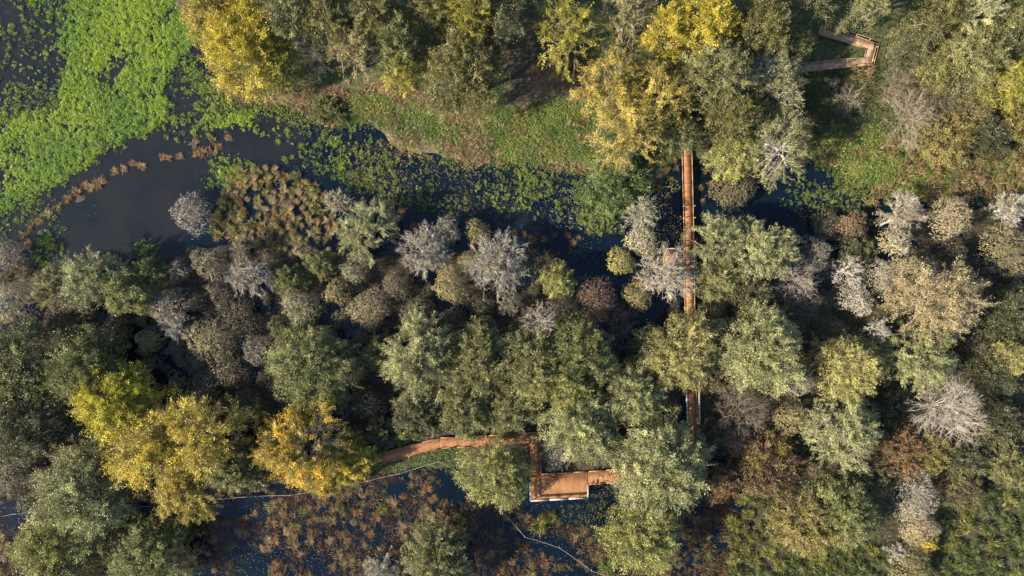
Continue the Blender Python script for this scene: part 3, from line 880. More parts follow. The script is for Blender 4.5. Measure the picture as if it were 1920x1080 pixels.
T('L', 582, 692, 82, 10, 'fresh', "large green tree standing alone in the middle of the thicket", mixb=.35)
T('S', 712, 662, 34, 6, 'green', "small deep green tree beside the two broad grey olive trees")
T('D', 385, 730, 40, 4, 'dusk', "dim olive bush behind the big golden tree", leaf=.9)
T('D', 470, 770, 44, 4, 'dusk', "dim bush in shade between golden tree and the orange gold tree", leaf=.8)
T('D', 690, 755, 40, 4, 'dusk', "dim brown bush behind the orange gold tree", leaf=.6)
# --- thicket along the channel
T('T', 686, 430, 56, 7, 'pale', "pale olive tree with visible limbs at the end of the golden reed bed", dens=.9, twigpal='cream')
T('B', 634, 378, 26, 3.5, 'cream', "pale bare bush standing among the golden reeds", leafpal='tan', leafd=.2)
T('W', 795, 468, 46, 7, 'white', "white lichened tree beside the grey olive dome at the channel", foliage=.55)
T('D', 838, 432, 34, 6, 'grey', "grey olive dome touching the channel beside a white lichened tree", leaf=.8, twigpal='silver')
T('D', 846, 536, 42, 6.5, 'ochre', "ochre gold bush below the white lichened trees", leaf=1.1)
T('W', 822, 482, 24, 6, 'white', "small white coral like tree in front of the grey olive dome", foliage=.3)
T('D', 893, 432, 30, 4.5, 'ochre', "olive brown bush on the channel shore above the largest white tree", leaf=.9)
T('W', 930, 492, 60, 7, 'white', "largest white lichened tree on the channel shore", foliage=.5, leafpal='grey', dens=1.2)
T('D', 880, 490, 28, 5.5, 'ochre', "ochre bush pressed against the largest white lichened tree", leaf=.9)
T('S', 1046, 524, 34, 6, 'ypale', "small yellow olive tree with its own trunk on the dark channel shore")
T('B', 1012, 500, 34, 4, 'brown', "brown bare bush leaning beside the small yellow olive tree", leafpal='brown', leafd=.2)
T('W', 955, 572, 24, 4, 'silver', "bare white sapling under the largest white lichened tree", foliage=.3, dens=.6)
T('D', 900, 570, 34, 4, 'dusk', "dim olive bush in the shade under the largest white tree", leaf=.9)
T('D', 1120, 562, 50, 5, 'wine', "purplish brown bush in the dark bay beside the boardwalk trees", leaf=.6)
T('D', 1065, 585, 38, 4.5, 'dusk', "dusky olive bush at the head of the dark bay", leaf=.9)
T('B', 1165, 608, 36, 4, 'brown', "brown thorny bare bush below the purplish brown bush")
T('D', 985, 605, 34, 4.5, 'dusk', "dusky bush behind the blond leafless crown", leaf=.9)
T('D', 785, 580, 40, 4, 'dusk', "dusky bush in shade behind the broad grey olive trees", leaf=.8)
T('D', 850, 600, 36, 4, 'dusk', "dark bush in shade below the ochre gold bush", leaf=.7)
T('W', 1203, 405, 34, 5.5, 'white', "white crusted bush on the channel shore beside the boardwalk", foliage=.6, leafpal='olive')
T('D', 1205, 452, 40, 6, 'ochre', "olive gold bush between two white crusted trees at the boardwalk", leaf=1.0, white=.3, twigpal='white')
T('D', 1165, 492, 32, 5, 'ygreen', "yellowish round bush at the mouth of the dark bay", leaf=1.1)
T('W', 1250, 512, 56, 7, 'white', "bright white coral like tree leaning over the boardwalk", foliage=.35, dens=1.3, leafpal='tan')
T('D', 1195, 555, 36, 5, 'ochre', "mustard shaded bush below the bright white tree at the boardwalk", leaf=1.0)
# --- belt of tall grey olive trees
T('T', 795, 672, 78, 10, 'pale', "broad grey olive tree with feathery twigs next to the small deep green tree", dens=1.25, twigpal='grey')
T('L', 893, 680, 70, 9.5, 'olive', "broad dull olive tree in the belt between two paler trees", mixb=.55)
T('L', 1000, 690, 72, 10, 'olive', "wide olive tree of the belt below the blond leafless crown", mixb=.6)
T('B', 1012, 603, 36, 9, 'cream', "blond leafless crown rising out of the olive belt")
T('L', 1090, 660, 66, 11, 'green', "green tree with a yellow green top at the end of the olive belt", mixb=.5)
T('L', 1060, 715, 50, 10.5, 'ypale', "yellowish olive tree in the belt below the green tree", mixb=.4)
T('L', 870, 760, 56, 8, 'olive', "shaded olive tree just above the bend of the platform boardwalk", mixb=.3)
T('L', 780, 765, 46, 7, 'dark', "dark olive tree between the belt and the orange gold tree")
T('L', 960, 765, 48, 8, 'olive', "dull olive tree just above the corner of the platform boardwalk", mixb=.3)
T('L', 1190, 745, 56, 9, 'pale', "pale olive tree between the belt and the straight boardwalk", mixb=.3)
T('S', 1208, 655, 34, 6.5, 'dark', "dark olive bush pressed against the tree that covers the straight boardwalk")
T('L', 1283, 662, 74, 10, 'gpale', "large yellowish olive tree covering the straight boardwalk", mixb=.6)
T('L', 1426, 655, 84, 11, 'pale', "largest pale olive tree, a dense dome right beside the straight boardwalk", mixb=.5, dens=1.15)
T('L', 1095, 800, 72, 9, 'pale', "pale feathery tree above the platform boardwalk", mixb=.55)
T('D', 1045, 850, 40, 5, 'grey', "grey lichened bush inside the corner of the platform boardwalk", leaf=.5, white=.3, twigpal='silver')
T('L', 930, 890, 67, 8.5, 'ypale', "olive tree growing up against the viewing platform", mixb=.25, dens=.85, twigpal='pale')
T('L', 1240, 880, 92, 11, 'pale', "largest tree of the lower edge, pale olive, at the end of the platform boardwalk", mixb=.55, dens=1.15)
T('L', 1210, 1005, 74, 9, 'ypale', "yellowish olive tree below the largest pale tree, over the rope barrier end", mixb=.45)
T('L', 820, 1050, 64, 8, 'olive', "olive tree alone among the brown tussocks at the lower edge", mixb=.6)
T('W', 715, 1062, 30, 4, 'white', "white bare bush beside the lone olive tree among tussocks", foliage=.5)
# --- lower left grove
T('L', 210, 752, 78, 10.5, 'lemon', "lime yellow tree behind the big golden tree", mixb=.4)
T('L', 285, 845, 86, 11, 'gold', "big golden tree, the brightest gold crown of the pair by the tussock marsh", mixb=.5, open_=.1)
T('L', 375, 815, 86, 11, 'gold', "big gold and olive tree merging with the brightest gold crown", mixb=.40, open_=.1)
T('L', 345, 930, 60, 8, 'ygold', "low golden tree with orange flecks leaning over the dark water", mixb=.55, open_=.12)
T('L', 425, 880, 50, 8, 'olive', "olive tree on the marsh side of the big gold and olive tree", mixb=.7)
T('T', 575, 835, 86, 10, 'orange', "orange gold tree with a bare grey heart over the platform boardwalk end", dens=1.5, twigpal='grey', bare_side=(.35, .15, .42))
T('S', 712, 812, 34, 4, 'dark', "dark green shrub behind the sloping plank stretch, next to the orange gold tree", mixb=.5)
T('S', 765, 795, 36, 4, 'green', "green shrub behind the middle of the sloping plank stretch", mixb=.3)
T('S', 822, 788, 32, 4, 'dusk', "dusky leafy shrub behind the bend of the plank walk", mixb=.6)
T('S', 880, 797, 30, 4, 'green', "low green shrub between the dull olive trees and the plank walk", mixb=.3)
T('S', 945, 798, 26, 3.5, 'olive', "small olive shrub behind the corner of the plank walk", mixb=.3)
T('L', 605, 893, 40, 7, 'orange', "low orange gold tree covering the hidden end of the open plank stretch", mixb=.4)
T('S', 480, 885, 36, 5, 'olive', "olive leafy shrub between the two golden trees over the hidden planks", mixb=.5)
T('L', 655, 865, 48, 7, 'ygreen', "yellow olive tree at the start of the open plank stretch", mixb=.6)
T('L', 38, 790, 78, 9, 'dark', "dark green tree of the grove at the frame edge, the lower one", mixb=.5)
T('D', 30, 890, 50, 5, 'dusk', "dusky olive bush at the frame edge above the rope barrier", leaf=1.0)
T('L', 150, 930, 92, 10, 'pale', "large pale olive tree standing across the rope barrier", mixb=.25)
T('S', 145, 868, 34, 7, 'pale', "small grey olive tree behind the large pale olive tree at the rope", mixb=.3)
T('L', 105, 1045, 78, 9, 'ypale', "yellowish olive tree at the lower corner below the rope barrier", mixb=.3)
T('L', 280, 1045, 72, 8, 'fresh', "grey green round tree at the lower edge between two tussock pools", mixb=.3)
# --- east of the straight boardwalk
T('L', 1352, 455, 56, 8, 'pale', "pale olive tree hugging the boardwalk across from the bright white tree", mixb=.3, open_=.1, twigpal='silver')
T('T', 1432, 472, 66, 8.5, 'pale', "pale yellow olive tree with white limbs east of the boardwalk", dens=1.1, twigpal='cream')
T('L', 1350, 522, 46, 7, 'olive', "olive tree beside the boardwalk below the pale hugging tree", mixb=.4)
T('S', 1410, 545, 44, 6, 'dark', "dark green bush behind the largest pale olive dome", mixb=.6)
T('B', 1492, 522, 46, 6, 'silver', "grey bare tree with crooked white limbs beside the dark green bush", dens=.5)
T('D', 1532, 470, 38, 5, 'grey', "grey leafless bush behind the crooked white limbed tree", leaf=.1)
T('B', 1588, 508, 30, 7, 'white', "small white starburst tree in the eastern thicket")
T('D', 1605, 562, 40, 5, 'grey', "grey brown bush with white crust under the white starburst tree", leaf=.8, white=.4, twigpal='white')
T('W', 1690, 396, 40, 6, 'cream', "cream crusted bush on the shore below the small green meadow", foliage=.35, leafpal='tan')
T('D', 1784, 406, 46, 6.5, 'tan', "round tan dome standing below the dry tan grass", leaf=.9)
T('D', 1680, 455, 36, 6, 'ochre', "golden bush capped with white lichen below the cream crusted bush", leaf=1.0, white=.33, twigpal='white')
T('D', 1660, 512, 40, 6, 'grey', "grey white bush joined to the large tan tree", leaf=.4, twigpal='silver')
T('T', 1755, 562, 88, 10, 'tan', "large tan tree with pale limbs fanning out, widest crown of the eastern thicket", dens=.85, twigpal='cream')
T('D', 1885, 470, 58, 6, 'ochre', "broad brown dome at the eastern frame edge", leaf=.8, twigpal='grey')
T('W', 1888, 392, 34, 5.5, 'white', "white bare bush at the shore near the eastern frame edge", foliage=.5)
T('W', 1645, 618, 22, 6, 'white', "small white coral like bush in the shade beside the large tan tree", foliage=.3)
T('L', 1602, 692, 64, 9, 'gpale', "olive gold tree below the shaded gap east of the largest pale dome", mixb=.65)
T('T', 1728, 665, 66, 8, 'pale', "pale olive tree directly below the large tan tree", dens=1.0, twigpal='grey')
T('D', 1790, 480, 38, 4.5, 'dusk', "dusky bush between the tan dome and the broad brown dome", leaf=.7)
T('D', 1600, 420, 36, 3.5, 'rust', "russet bush on the wet shore below the small green meadow", leaf=.8)
T('D', 1550, 420, 30, 3, 'brown', "brown low bush by the blue shore pool", leaf=.7)
T('S', 1610, 470, 36, 3.5, 'dark', "dark green low bush west of the golden lichen capped bush")
T('B', 1505, 575, 40, 4.5, 'brown', "brown bare bush in the shade beside the largest pale dome")
T('D', 1560, 620, 40, 4, 'dusk', "blackish bush in the gap above the olive gold tree", leaf=.6)
# --- lower right
T('B', 1782, 768, 64, 8, 'cream', "pale bare tree bursting into fine white twigs, alone in the green undergrowth", dens=1.3)
T('T', 1585, 812, 68, 9, 'pale', "grey olive tree with fine bare twigs at its foot", dens=1.0, twigpal='cream')
T('D', 1502, 715, 34, 6, 'grey', "grey brown bush beside the mustard domed bush", leaf=.5, twigpal='silver')
T('D', 1490, 790, 38, 6, 'ochre', "mustard green domed bush between two grey crowns", leaf=1.2)
T('B', 1388, 770, 54, 5, 'grey', "grey brown leafless bush beside the railed part of the boardwalk", dens=1.2, leafpal='rust', leafd=.15)
T('D', 1380, 825, 40, 4, 'rust', "reddish brown bush below the grey brown leafless bush", leaf=.9)
T('S', 1440, 870, 60, 5, 'dapple', "purple brown shrub flecked with yellow leaves", mixb=.12)
T('S', 1352, 905, 36, 4, 'rust', "rust brown shrub against the largest pale tree of the lower edge")
T('L', 1512, 985, 62, 8, 'ochre', "golden brown half of the twin crown among green tussocks", mixb=.85)
T('L', 1580, 960, 66, 8.5, 'fresh', "fresh green half of the twin crown among green tussocks", mixb=.45)
T('D', 1722, 930, 52, 6, 'grey', "wide grey dome ringed by brown twigs among green tussocks", leaf=.3, white=.3, twigpal='silver')
T('D', 1728, 985, 44, 5, 'tan', "tan brown bush at the foot of the wide grey dome", leaf=1.0)
T('S', 1732, 1016, 24, 3.5, 'gold', "small yellow leaved bush below the tan brown bush")
T('D', 1714, 1062, 48, 5, 'ochre', "brown domed bush at the lower edge among green tussocks", leaf=.9)
T('W', 1682, 1036, 20, 3.5, 'white', "small white bare bush above the brown domed bush at the lower edge", foliage=.3)
T('S', 1690, 850, 50, 4, 'rust', "russet leafy shrub below the pale bare tree of fine white twigs")
T('S', 1640, 890, 40, 4, 'brown', "brown leafy shrub beside the fresh green twin crown")
T('S', 1745, 850, 40, 3.5, 'ochre', "ochre shrub under the bare white twigged tree")
T('S', 1812, 860, 46, 3.5, 'dark', "dark green bramble mound in the eastern undergrowth")
T('S', 1880, 800, 50, 4, 'dark', "dark green bramble mound at the eastern frame edge")
T('S', 1862, 700, 50, 4, 'dark', "dark leafy mound between the bare white tree and the frame edge")
T('S', 1890, 590, 56, 4.5, 'dark', "deep green thicket mound beside the large tan tree")
T('L', 1910, 670, 34, 7, 'gpale', "pale yellowish sapling at the eastern frame edge")
T('S', 1890, 875, 40, 3.5, 'olive', "olive leafy mound above the green tussocks at the frame edge")
T('S', 1805, 915, 40, 3.5, 'brown', "brown green mound beside the wide grey dome")
T('S', 1340, 820, 34, 3.0, 'dark', "dark green shrub in the shade beside the boardwalk end")
T('S', 1660, 770, 36, 3.5, 'dark', "dark green shrub between grey olive tree and the bare white tree")
T('D', 1830, 640, 34, 4, 'dusk', "dusky shrub at the right foot of the large tan tree", leaf=.9)
T('S', 1160, 335, 62, 3.2, 'lush', "bright green leafy bush at the channel beneath the golden tree", mixb=.4)
T('S', 615, 205, 30, 1.6, 'green', "low green bush on the bank where the reeds bend")

# low shrubs in the shaded gaps: copies of a few kinds
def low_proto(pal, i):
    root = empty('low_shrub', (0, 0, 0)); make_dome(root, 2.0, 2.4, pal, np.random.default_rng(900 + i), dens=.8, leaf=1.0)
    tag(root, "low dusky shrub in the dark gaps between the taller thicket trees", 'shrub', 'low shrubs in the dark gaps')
    return root
def dup(root):
    r_ = root.copy(); COL.objects.link(r_)
    for ch in root.children:
        c_ = ch.copy(); COL.objects.link(c_); c_.parent = r_
    return r_
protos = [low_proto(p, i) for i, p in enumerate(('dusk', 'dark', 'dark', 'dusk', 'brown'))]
used = set()
rngF = np.random.default_rng(77)
def deck_clear(px, py):
    for a, b, w in (((1288, 150), (1300, 870), 22), ((60, 846), (520, 893), 22), ((520, 893), (830, 828), 24), ((830, 828), (1010, 815), 24), ((1008, 815), (1008, 935), 26), ((1000, 912), (1105, 908), 34), ((1100, 895), (1300, 880), 22), ((1430, 140), (1640, 112), 20), ((1540, 58), (1640, 92), 20), ((1240, 490), (1285, 490), 26)):
        ax, ay = a; bx, by = b; L2 = (bx - ax) ** 2 + (by - ay) ** 2
        t = min(1, max(0, ((px - ax) * (bx - ax) + (py - ay) * (by - ay)) / L2))
        if math.hypot(px - ax - t * (bx - ax), py - ay - t * (by - ay)) < w + 8: return False
    return True
wood_r = raster(0); poly(wood_r, WOOD, 1.0, wob=False); poly(wood_r, REED, 0.0, wob=False); poly(wood_r, MARSH, 0.0, wob=False)
cnt = 0
for _ in range(6000):
    px, py = rngF.uniform(0, 1920), rngF.uniform(470, 1000)
    x, y = at(px, py)
    if look(wood_r, x, y) < .5 or not deck_clear(px, py) or py > 900 and px > 1330: continue
    R = rngF.uniform(1.2, 2.6)
    if any(math.hypot(x - a, y - b) < c * .80 + R * .35 for a, b, c in PLACED): continue
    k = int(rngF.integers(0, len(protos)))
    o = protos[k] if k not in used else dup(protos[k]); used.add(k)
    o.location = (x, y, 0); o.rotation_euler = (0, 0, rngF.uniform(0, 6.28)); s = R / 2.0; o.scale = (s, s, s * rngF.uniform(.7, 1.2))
    PLACED.append((x, y, R)); cnt += 1
    if cnt >= 110: break
for k in range(len(protos)):
    if k not in used:
        for ch in list(protos[k].children): bpy.data.objects.remove(ch)
        bpy.data.objects.remove(protos[k])
print("low shrubs", cnt)

print("trees", round(time.time() - T0, 1))

# ------------------------------------------------------------------ ground plants
def herb(g, X, Y, rng, r, h, n, size, ca, cb, zoff=0.0, patchy=6.0, vlo=.7, vhi=1.25, wind=(.35, .25), up=.55, aspect=.38, sp=.55):
    """small leafy clumps standing on the ground at X, Y"""
    m = len(X)
    if m == 0: return
    ks = .3 + 1.15 * rng.random(m) ** 1.4; cnt = np.maximum(3, (n * ks ** 1.5).astype(int)); i = np.repeat(np.arange(m), cnt); N = len(i)
    rr = np.broadcast_to(r, (m,)) * ks
    a = rng.uniform(0, 6.283, N); q = np.sqrt(rng.random(N))
    el = rng.uniform(.4, 1.0, m)[i]; th = rng.uniform(0, 3.14, m)[i]
    lx = q * rr[i] * np.cos(a); ly = q * rr[i] * np.sin(a) * el
    x = X[i] + lx * np.cos(th) - ly * np.sin(th); y = Y[i] + lx * np.sin(th) + ly * np.cos(th)
    z0 = np.maximum(ground_z(X, Y), -.02)[i] + zoff
    z = z0 + h * rng.uniform(.5, 1.3, m)[i] * (1 - .7 * q ** 2) * rng.uniform(.25, 1, N)
    f = np.clip(fbm(X + 300, Y, patchy, 3) * 2.2 - .6 + rng.normal(0, .15, m), 0, 1)[i][:, None]
    c = np.array(ca) * (1 - f) + np.array(cb) * f
    c = c * (rng.uniform(.85, 1.15, m)[i] * rng.uniform(vlo, vhi, N))[:, None]
    P = np.stack([x, y, z], 1)
    ux, uy = (lx * np.cos(th) - ly * np.sin(th)) / rr[i], (lx * np.sin(th) + ly * np.cos(th)) / rr[i]
    al = nrm(np.stack([ux * .9 + wind[0], uy * .9 + wind[1], np.full(N, up)], 1))
    leaves(g, P, size * rng.uniform(.6, 1.3, N), np.stack([ux * .3, uy * .3, np.full(N, .8)], 1), rng, sp, aspect=aspect, along=al, col=c)

def scatter(rng, n, box_, dens):
    """n trial points in the pixel box, kept with probability dens(x, y, px, py)"""
    px = rng.uniform(box_[0], box_[2], n); py = rng.uniform(box_[1], box_[3], n)
    x, y = at(px, py)
    k = rng.random(n) < dens(x, y)
    return x[k], y[k]

rngP = np.random.default_rng(21)
# bright green marsh plants
dg = raster(0)
poly(dg, [(-300, -250), (130, -250), (130, 60), (140, 180), (100, 215), (-300, 240)], .42)
poly(dg, [(100, -200), (335, -200), (340, 10), (370, 80), (360, 190), (300, 240), (230, 265), (180, 300), (110, 345), (60, 370), (0, 420), (-300, 420), (-300, 215), (60, 215), (115, 190), (125, 120), (95, 20)], 1.0)
poly(dg, [(40, -60), (130, -60), (140, 40), (120, 60), (50, 30)], .65)
poly(dg, [(290, 200), (350, 90), (420, 150), (480, 185), (560, 215), (650, 225), (650, 330), (560, 310), (490, 255), (400, 240), (330, 245)], .55)
poly(dg, [(560, 240), (650, 225), (720, 290), (900, 310), (1100, 320), (1160, 390), (1120, 430), (1010, 400), (850, 390), (740, 385), (640, 340)], .50)
poly(dg, [(640, 240), (740, 290), (900, 330), (880, 375), (740, 350), (640, 300)], .42)
poly(dg, [(0, 400), (110, 345), (140, 365), (60, 430), (0, 480)], .40)
poly(dg, [(75, 445), (110, 430), (120, 500), (70, 520)], .75)
poly(dg, [(395, 300), (470, 290), (490, 345), (440, 360), (380, 350)], .7)
poly(dg, [(1095, 370), (1170, 360), (1170, 440), (1090, 440)], .55)
poly(dg, [(240, 465), (275, 455), (285, 480), (245, 490)], .6)
poly(dg, [(1100, 935), (1160, 900), (1165, 950), (1110, 1000), (1040, 960)], .35)
poly(dg, [(1490, 340), (1620, 370), (1600, 400), (1450, 400)], .45)
dg = blur(dg, 5)
def streak(x, y, sc):
    return fbm((x * .8 + y * .6) * .4, -x * .6 + y * .8, sc, 3)
def dens_d(x, y):                       # the dense carpet
    d_ = look(dg, x, y); n = streak(x, y, 2.0) * .65 + fbm(x, y, 5, 2) * .35
    return np.clip((d_ - .90 + (n - .30) * 1.35) * 3.4, 0, 1)
def rate(k):
    def f(x, y):                         # the scattered clumps: so many to the square metre
        d_ = look(dg, x, y); n = fbm(x + 31, y + 17, 5.0, 2)
        return (d_ < .85) * (d_ > .03) * np.clip(d_ * k * (.45 + 1.3 * np.clip((n - .33) * 3, 0, 1)), 0, 1)
    return f
g = Geo()
X, Y = scatter(rngP, 32000, (-60, -60, 660, 560), dens_d)
herb(g, X, Y, rngP, .55, .55, 60, .19, (.070, .185, .008), (.215, .325, .010), patchy=11, vlo=.75, vhi=1.15, wind=(1.1, .8), sp=.28, aspect=.32)
X, Y = scatter(rngP, 22000, (-60, -60, 660, 560), rate(.50))
print("left clumps", len(X))
herb(g, X, Y, rngP, .44, .60, 50, .18, (.085, .170, .024), (.230, .310, .040), vlo=.6, sp=.4)
X, Y = scatter(rngP, 22000, (-60, -60, 660, 560), rate(.6))
herb(g, X, Y, rngP, .24, .2, 7, .15, (.085, .13, .026), (.23, .25, .05), vlo=.5)
X, Y = scatter(rngP, 2600, (-60, -60, 660, 560), rate(.42))
herb(g, X, Y, rngP, .40, .25, 14, .17, (.13, .085, .05), (.24, .17, .10), vlo=.6)
X, Y = scatter(rngP, 17000, (560, 220, 1640, 460), rate(.66))
print("channel clumps", len(X))
herb(g, X, Y, rngP, .40, .55, 44, .18, (.060, .115, .022), (.175, .235, .045), vlo=.6, sp=.4)
X, Y = scatter(rngP, 45000, (560, 220, 1640, 460), rate(.85))
herb(g, X, Y, rngP, .26, .2, 7, .15, (.065, .095, .026), (.20, .20, .06), vlo=.5)
X, Y = scatter(rngP, 3000, (630, 270, 900, 400), rate(.5))
herb(g, X, Y, rngP, .34, .3, 12, .18, (.15, .10, .055), (.30, .21, .11), vlo=.6)
X, Y = scatter(rngP, 2500, (1020, 880, 1180, 1010), rate(1.0))
herb(g, X, Y, rngP, .42, .4, 14, .18, (.060, .095, .022), (.17, .18, .040))
o = g.build("marsh_plants", [M_HERB]); tag(o, "bright green marsh plants in broken clumps over dark mud and water", "plants", kind="stuff")

# bank herbs and meadow grass
db = raster(0)
poly(db, [(340, 110), (420, 170), (560, 195), (680, 175), (800, 190), (960, 205), (1110, 180), (1130, 330), (1000, 320), (880, 305), (780, 290), (700, 240), (600, 230), (470, 205), (380, 190)], .62)
poly(db, [(600, 180), (720, 185), (730, 230), (620, 240)], .9)
poly(db, [(950, 215), (1110, 200), (1110, 310), (950, 300)], .85)
poly(db, [(1520, 300), (1570, 220), (1690, 200), (1770, 310), (1775, 370), (1620, 375), (1560, 345)], .8)
poly(db, [(1490, 130), (1670, 130), (1700, 250), (1560, 290), (1480, 260)], .6)
poly(db, [(560, 880), (700, 850), (870, 832), (880, 870), (720, 892)], .95)
poly(db, [(1760, 230), (1940, 190), (1940, 385), (1770, 385)], .5)
db = blur(db, 4)
g = Geo()
X, Y = scatter(rngP, 15000, (320, 90, 1180, 350), lambda x, y: np.clip((fbm(x + 70, y, 5, 3) - (1 - look(db, x, y)) * .75 - .12) * 3.2, 0, 1))
herb(g, X, Y, rngP, .45, .5, 24, .19, (.070, .135, .022), (.225, .265, .050), patchy=4, vlo=.5, vhi=1.35)
X, Y = scatter(rngP, 9000, (1470, 120, 1790, 380), lambda x, y: look(db, x, y) * .8)
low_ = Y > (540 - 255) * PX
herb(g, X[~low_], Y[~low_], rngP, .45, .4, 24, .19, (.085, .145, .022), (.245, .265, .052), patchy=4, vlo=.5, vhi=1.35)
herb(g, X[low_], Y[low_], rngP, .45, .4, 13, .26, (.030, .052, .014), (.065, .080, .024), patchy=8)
X, Y = scatter(rngP, 1500, (550, 830, 890, 895), lambda x, y: look(db, x, y))
herb(g, X, Y, rngP, .45, .4, 15, .22, (.060, .115, .022), (.110, .150, .035))
X, Y = scatter(rngP, 30000, (330, 90, 1180, 345), lambda x, y: np.clip(look(db, x, y) * 1.6, 0, 1) * np.clip((fbm(x + 5, y, 3.5, 2) - look(straww, x, y) * .30 - .14) * 4, 0, 1))
herb(g, X, Y, rngP, .40, .30, 11, .24, (.066, .135, .020), (.200, .255, .048), patchy=4, vlo=.5, vhi=1.3, wind=(.5, .3))
X, Y = scatter(rngP, 16000, (1470, 120, 1940, 385), lambda x, y: np.clip(look(db, x, y) * 1.3, 0, 1) * np.clip((fbm(x, y + 60, 4, 3) - .30) * 4, .05, 1))
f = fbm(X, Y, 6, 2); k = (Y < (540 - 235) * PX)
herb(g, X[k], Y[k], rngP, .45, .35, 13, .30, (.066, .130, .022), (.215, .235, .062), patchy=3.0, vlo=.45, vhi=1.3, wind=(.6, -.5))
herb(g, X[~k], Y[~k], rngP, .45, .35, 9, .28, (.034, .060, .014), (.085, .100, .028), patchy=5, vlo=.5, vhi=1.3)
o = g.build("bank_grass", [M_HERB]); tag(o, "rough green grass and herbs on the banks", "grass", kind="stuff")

# dry straw on the banks
def straw(g, X, Y, rng, n, L, h, ca, cb, w=.05, flat=.5):
    m = len(X); i = np.repeat(np.arange(m), n); N = len(i)
    a = rng.uniform(0, 6.283, m)[i] + rng.normal(0, .9, N)
    b = np.stack([X[i] + rng.normal(0, .30, N), Y[i] + rng.normal(0, .30, N), np.maximum(ground_z(X, Y), 0)[i] + rng.uniform(0, h * .4, N)], 1)
    dv = np.stack([np.cos(a), np.sin(a), rng.uniform(.1, flat * 2, N)], 1)
    e = b + nrm(dv) * L * rng.uniform(.5, 1.2, (N, 1))
    f = rng.random((N, 1)); c = (np.array(ca) * (1 - f) + np.array(cb) * f) * rng.uniform(.6, 1.2, (N, 1))
    ribbons(g, b, e, w, w * .35, rng, col=c)
g = Geo()
X, Y = scatter(rngP, 15000, (380, 100, 1130, 320), lambda x, y: np.clip((look(straww, x, y) * .75 + .10 * (look(db, x, y) > .3)) * ((streak(x, -y, 2.2) - .42) * 5), 0, 1))
straw(g, X, Y, rngP, 16, .8, .45, (.20, .125, .07), (.46, .33, .21), .065)
X, Y = scatter(rngP, 5000, (1500, 120, 1980, 385), lambda x, y: np.clip((look(straww, x, y) * .7 + .16 * (look(db, x, y) > .3)) * ((fbm(x, y, 3.5, 3) - .46) * 6), 0, 1))
straw(g, X, Y, rngP, 22, 1.1, 1.1, (.17, .11, .05), (.38, .27, .15), .07, .9)
X, Y = scatter(rngP, 8000, (480, 180, 1130, 330), lambda x, y: .25 * (look(db, x, y) > .2) * (fbm(x + 9, y, 5, 2) > .56))
straw(g, X, Y, rngP, 10, .6, .4, (.19, .115, .06), (.42, .29, .18), .06)
o = g.build("dry_straw", [M_HERB]); tag(o, "bleached dry straw lying along the banks", "dry grass", kind="stuff")

# undergrowth of the wet wood and the eastern bank
du = raster(0)
poly(du, WOOD, .55); poly(du, [(1660, 120), (1930, 200), (1930, 380), (1700, 330)], .5)
poly(du, [(1480, -60), (2000, -60), (2000, 150), (1660, 140)], .5); poly(du, [(940, -60), (1560, -60), (1560, 260), (1300, 280), (1120, 150), (960, 120)], .3)
poly(du, RIGHT, .85)
poly(du, REED, 0); poly(du, MARSH, 0)
poly(du, [(1620, 1050), (1760, 1000), (1760, 920), (1830, 900), (2000, 890), (2000, 1200), (1400, 1200), (1470, 1035)], .12)
poly(du, [(1370, 920), (1460, 905), (1470, 1010), (1420, 1090), (1370, 1090)], .12)
du = blur(du, 2)
g = Geo()
X, Y = scatter(rngP, 11000, (-40, -40, 1340, 960), lambda x, y: np.clip((fbm(x + 11, y + 5, 5, 3) - (1 - look(du, x, y)) * .6) * 2, 0, 1) * (look(du, x, y) > .1))
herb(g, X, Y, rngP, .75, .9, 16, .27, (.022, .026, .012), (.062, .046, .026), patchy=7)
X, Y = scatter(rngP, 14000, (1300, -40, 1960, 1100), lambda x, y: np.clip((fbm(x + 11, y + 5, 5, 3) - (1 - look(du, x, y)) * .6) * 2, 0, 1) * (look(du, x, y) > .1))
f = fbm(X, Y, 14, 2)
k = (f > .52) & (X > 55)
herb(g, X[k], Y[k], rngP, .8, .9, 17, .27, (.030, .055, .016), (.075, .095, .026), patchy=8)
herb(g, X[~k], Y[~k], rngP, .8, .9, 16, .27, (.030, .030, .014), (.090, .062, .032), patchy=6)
xx, yy = scatter(rngP, 7000, (-20, 470, 1940, 1000), lambda x, y: (look(du, x, y) > .15) * .5)
straw(g, xx, yy, rngP, 7, 1.1, .8, (.045, .034, .026), (.13, .105, .085), .05, .9)
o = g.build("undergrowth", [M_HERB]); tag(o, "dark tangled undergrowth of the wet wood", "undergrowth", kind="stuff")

# fallen leaves and pale specks afloat
g = Geo()
def specks(n, box_, pal, size, dens=lambda x, y: 1.0):
    X, Y = scatter(rngP, n, box_, lambda x, y: np.broadcast_to(dens(x, y), x.shape) * (ground_z(x, y) < .0))
    N = len(X); c = np.array(pal)[rngP.integers(0, len(pal), N)] * rngP.uniform(.6, 1.1, (N, 1))
    leaves(g, np.stack([X, Y, rngP.uniform(.012, .03, N)], 1), rngP.uniform(.5, 1.3, N) * size, np.array([[0, 0, 3.0]]), rngP, .25, col=c)
specks(5200, (380, 860, 1180, 1090), [(.30, .19, .10), (.40, .32, .24), (.20, .11, .05), (.25, .24, .12)], .13, lambda x, y: fbm(x, y, 6, 2) > .42)
specks(900, (0, 950, 240, 1090), [(.30, .19, .10), (.20, .11, .05)], .13)
specks(500, (1030, 350, 1130, 430), [(.5, .5, .48), (.4, .42, .35)], .16, lambda x, y: fbm(x, y, 4, 2) > .5)
specks(1500, (620, 300, 1180, 500), [(.30, .26, .16), (.16, .18, .06), (.34, .22, .14)], .13, lambda x, y: fbm(x, y, 5, 2) > .5)
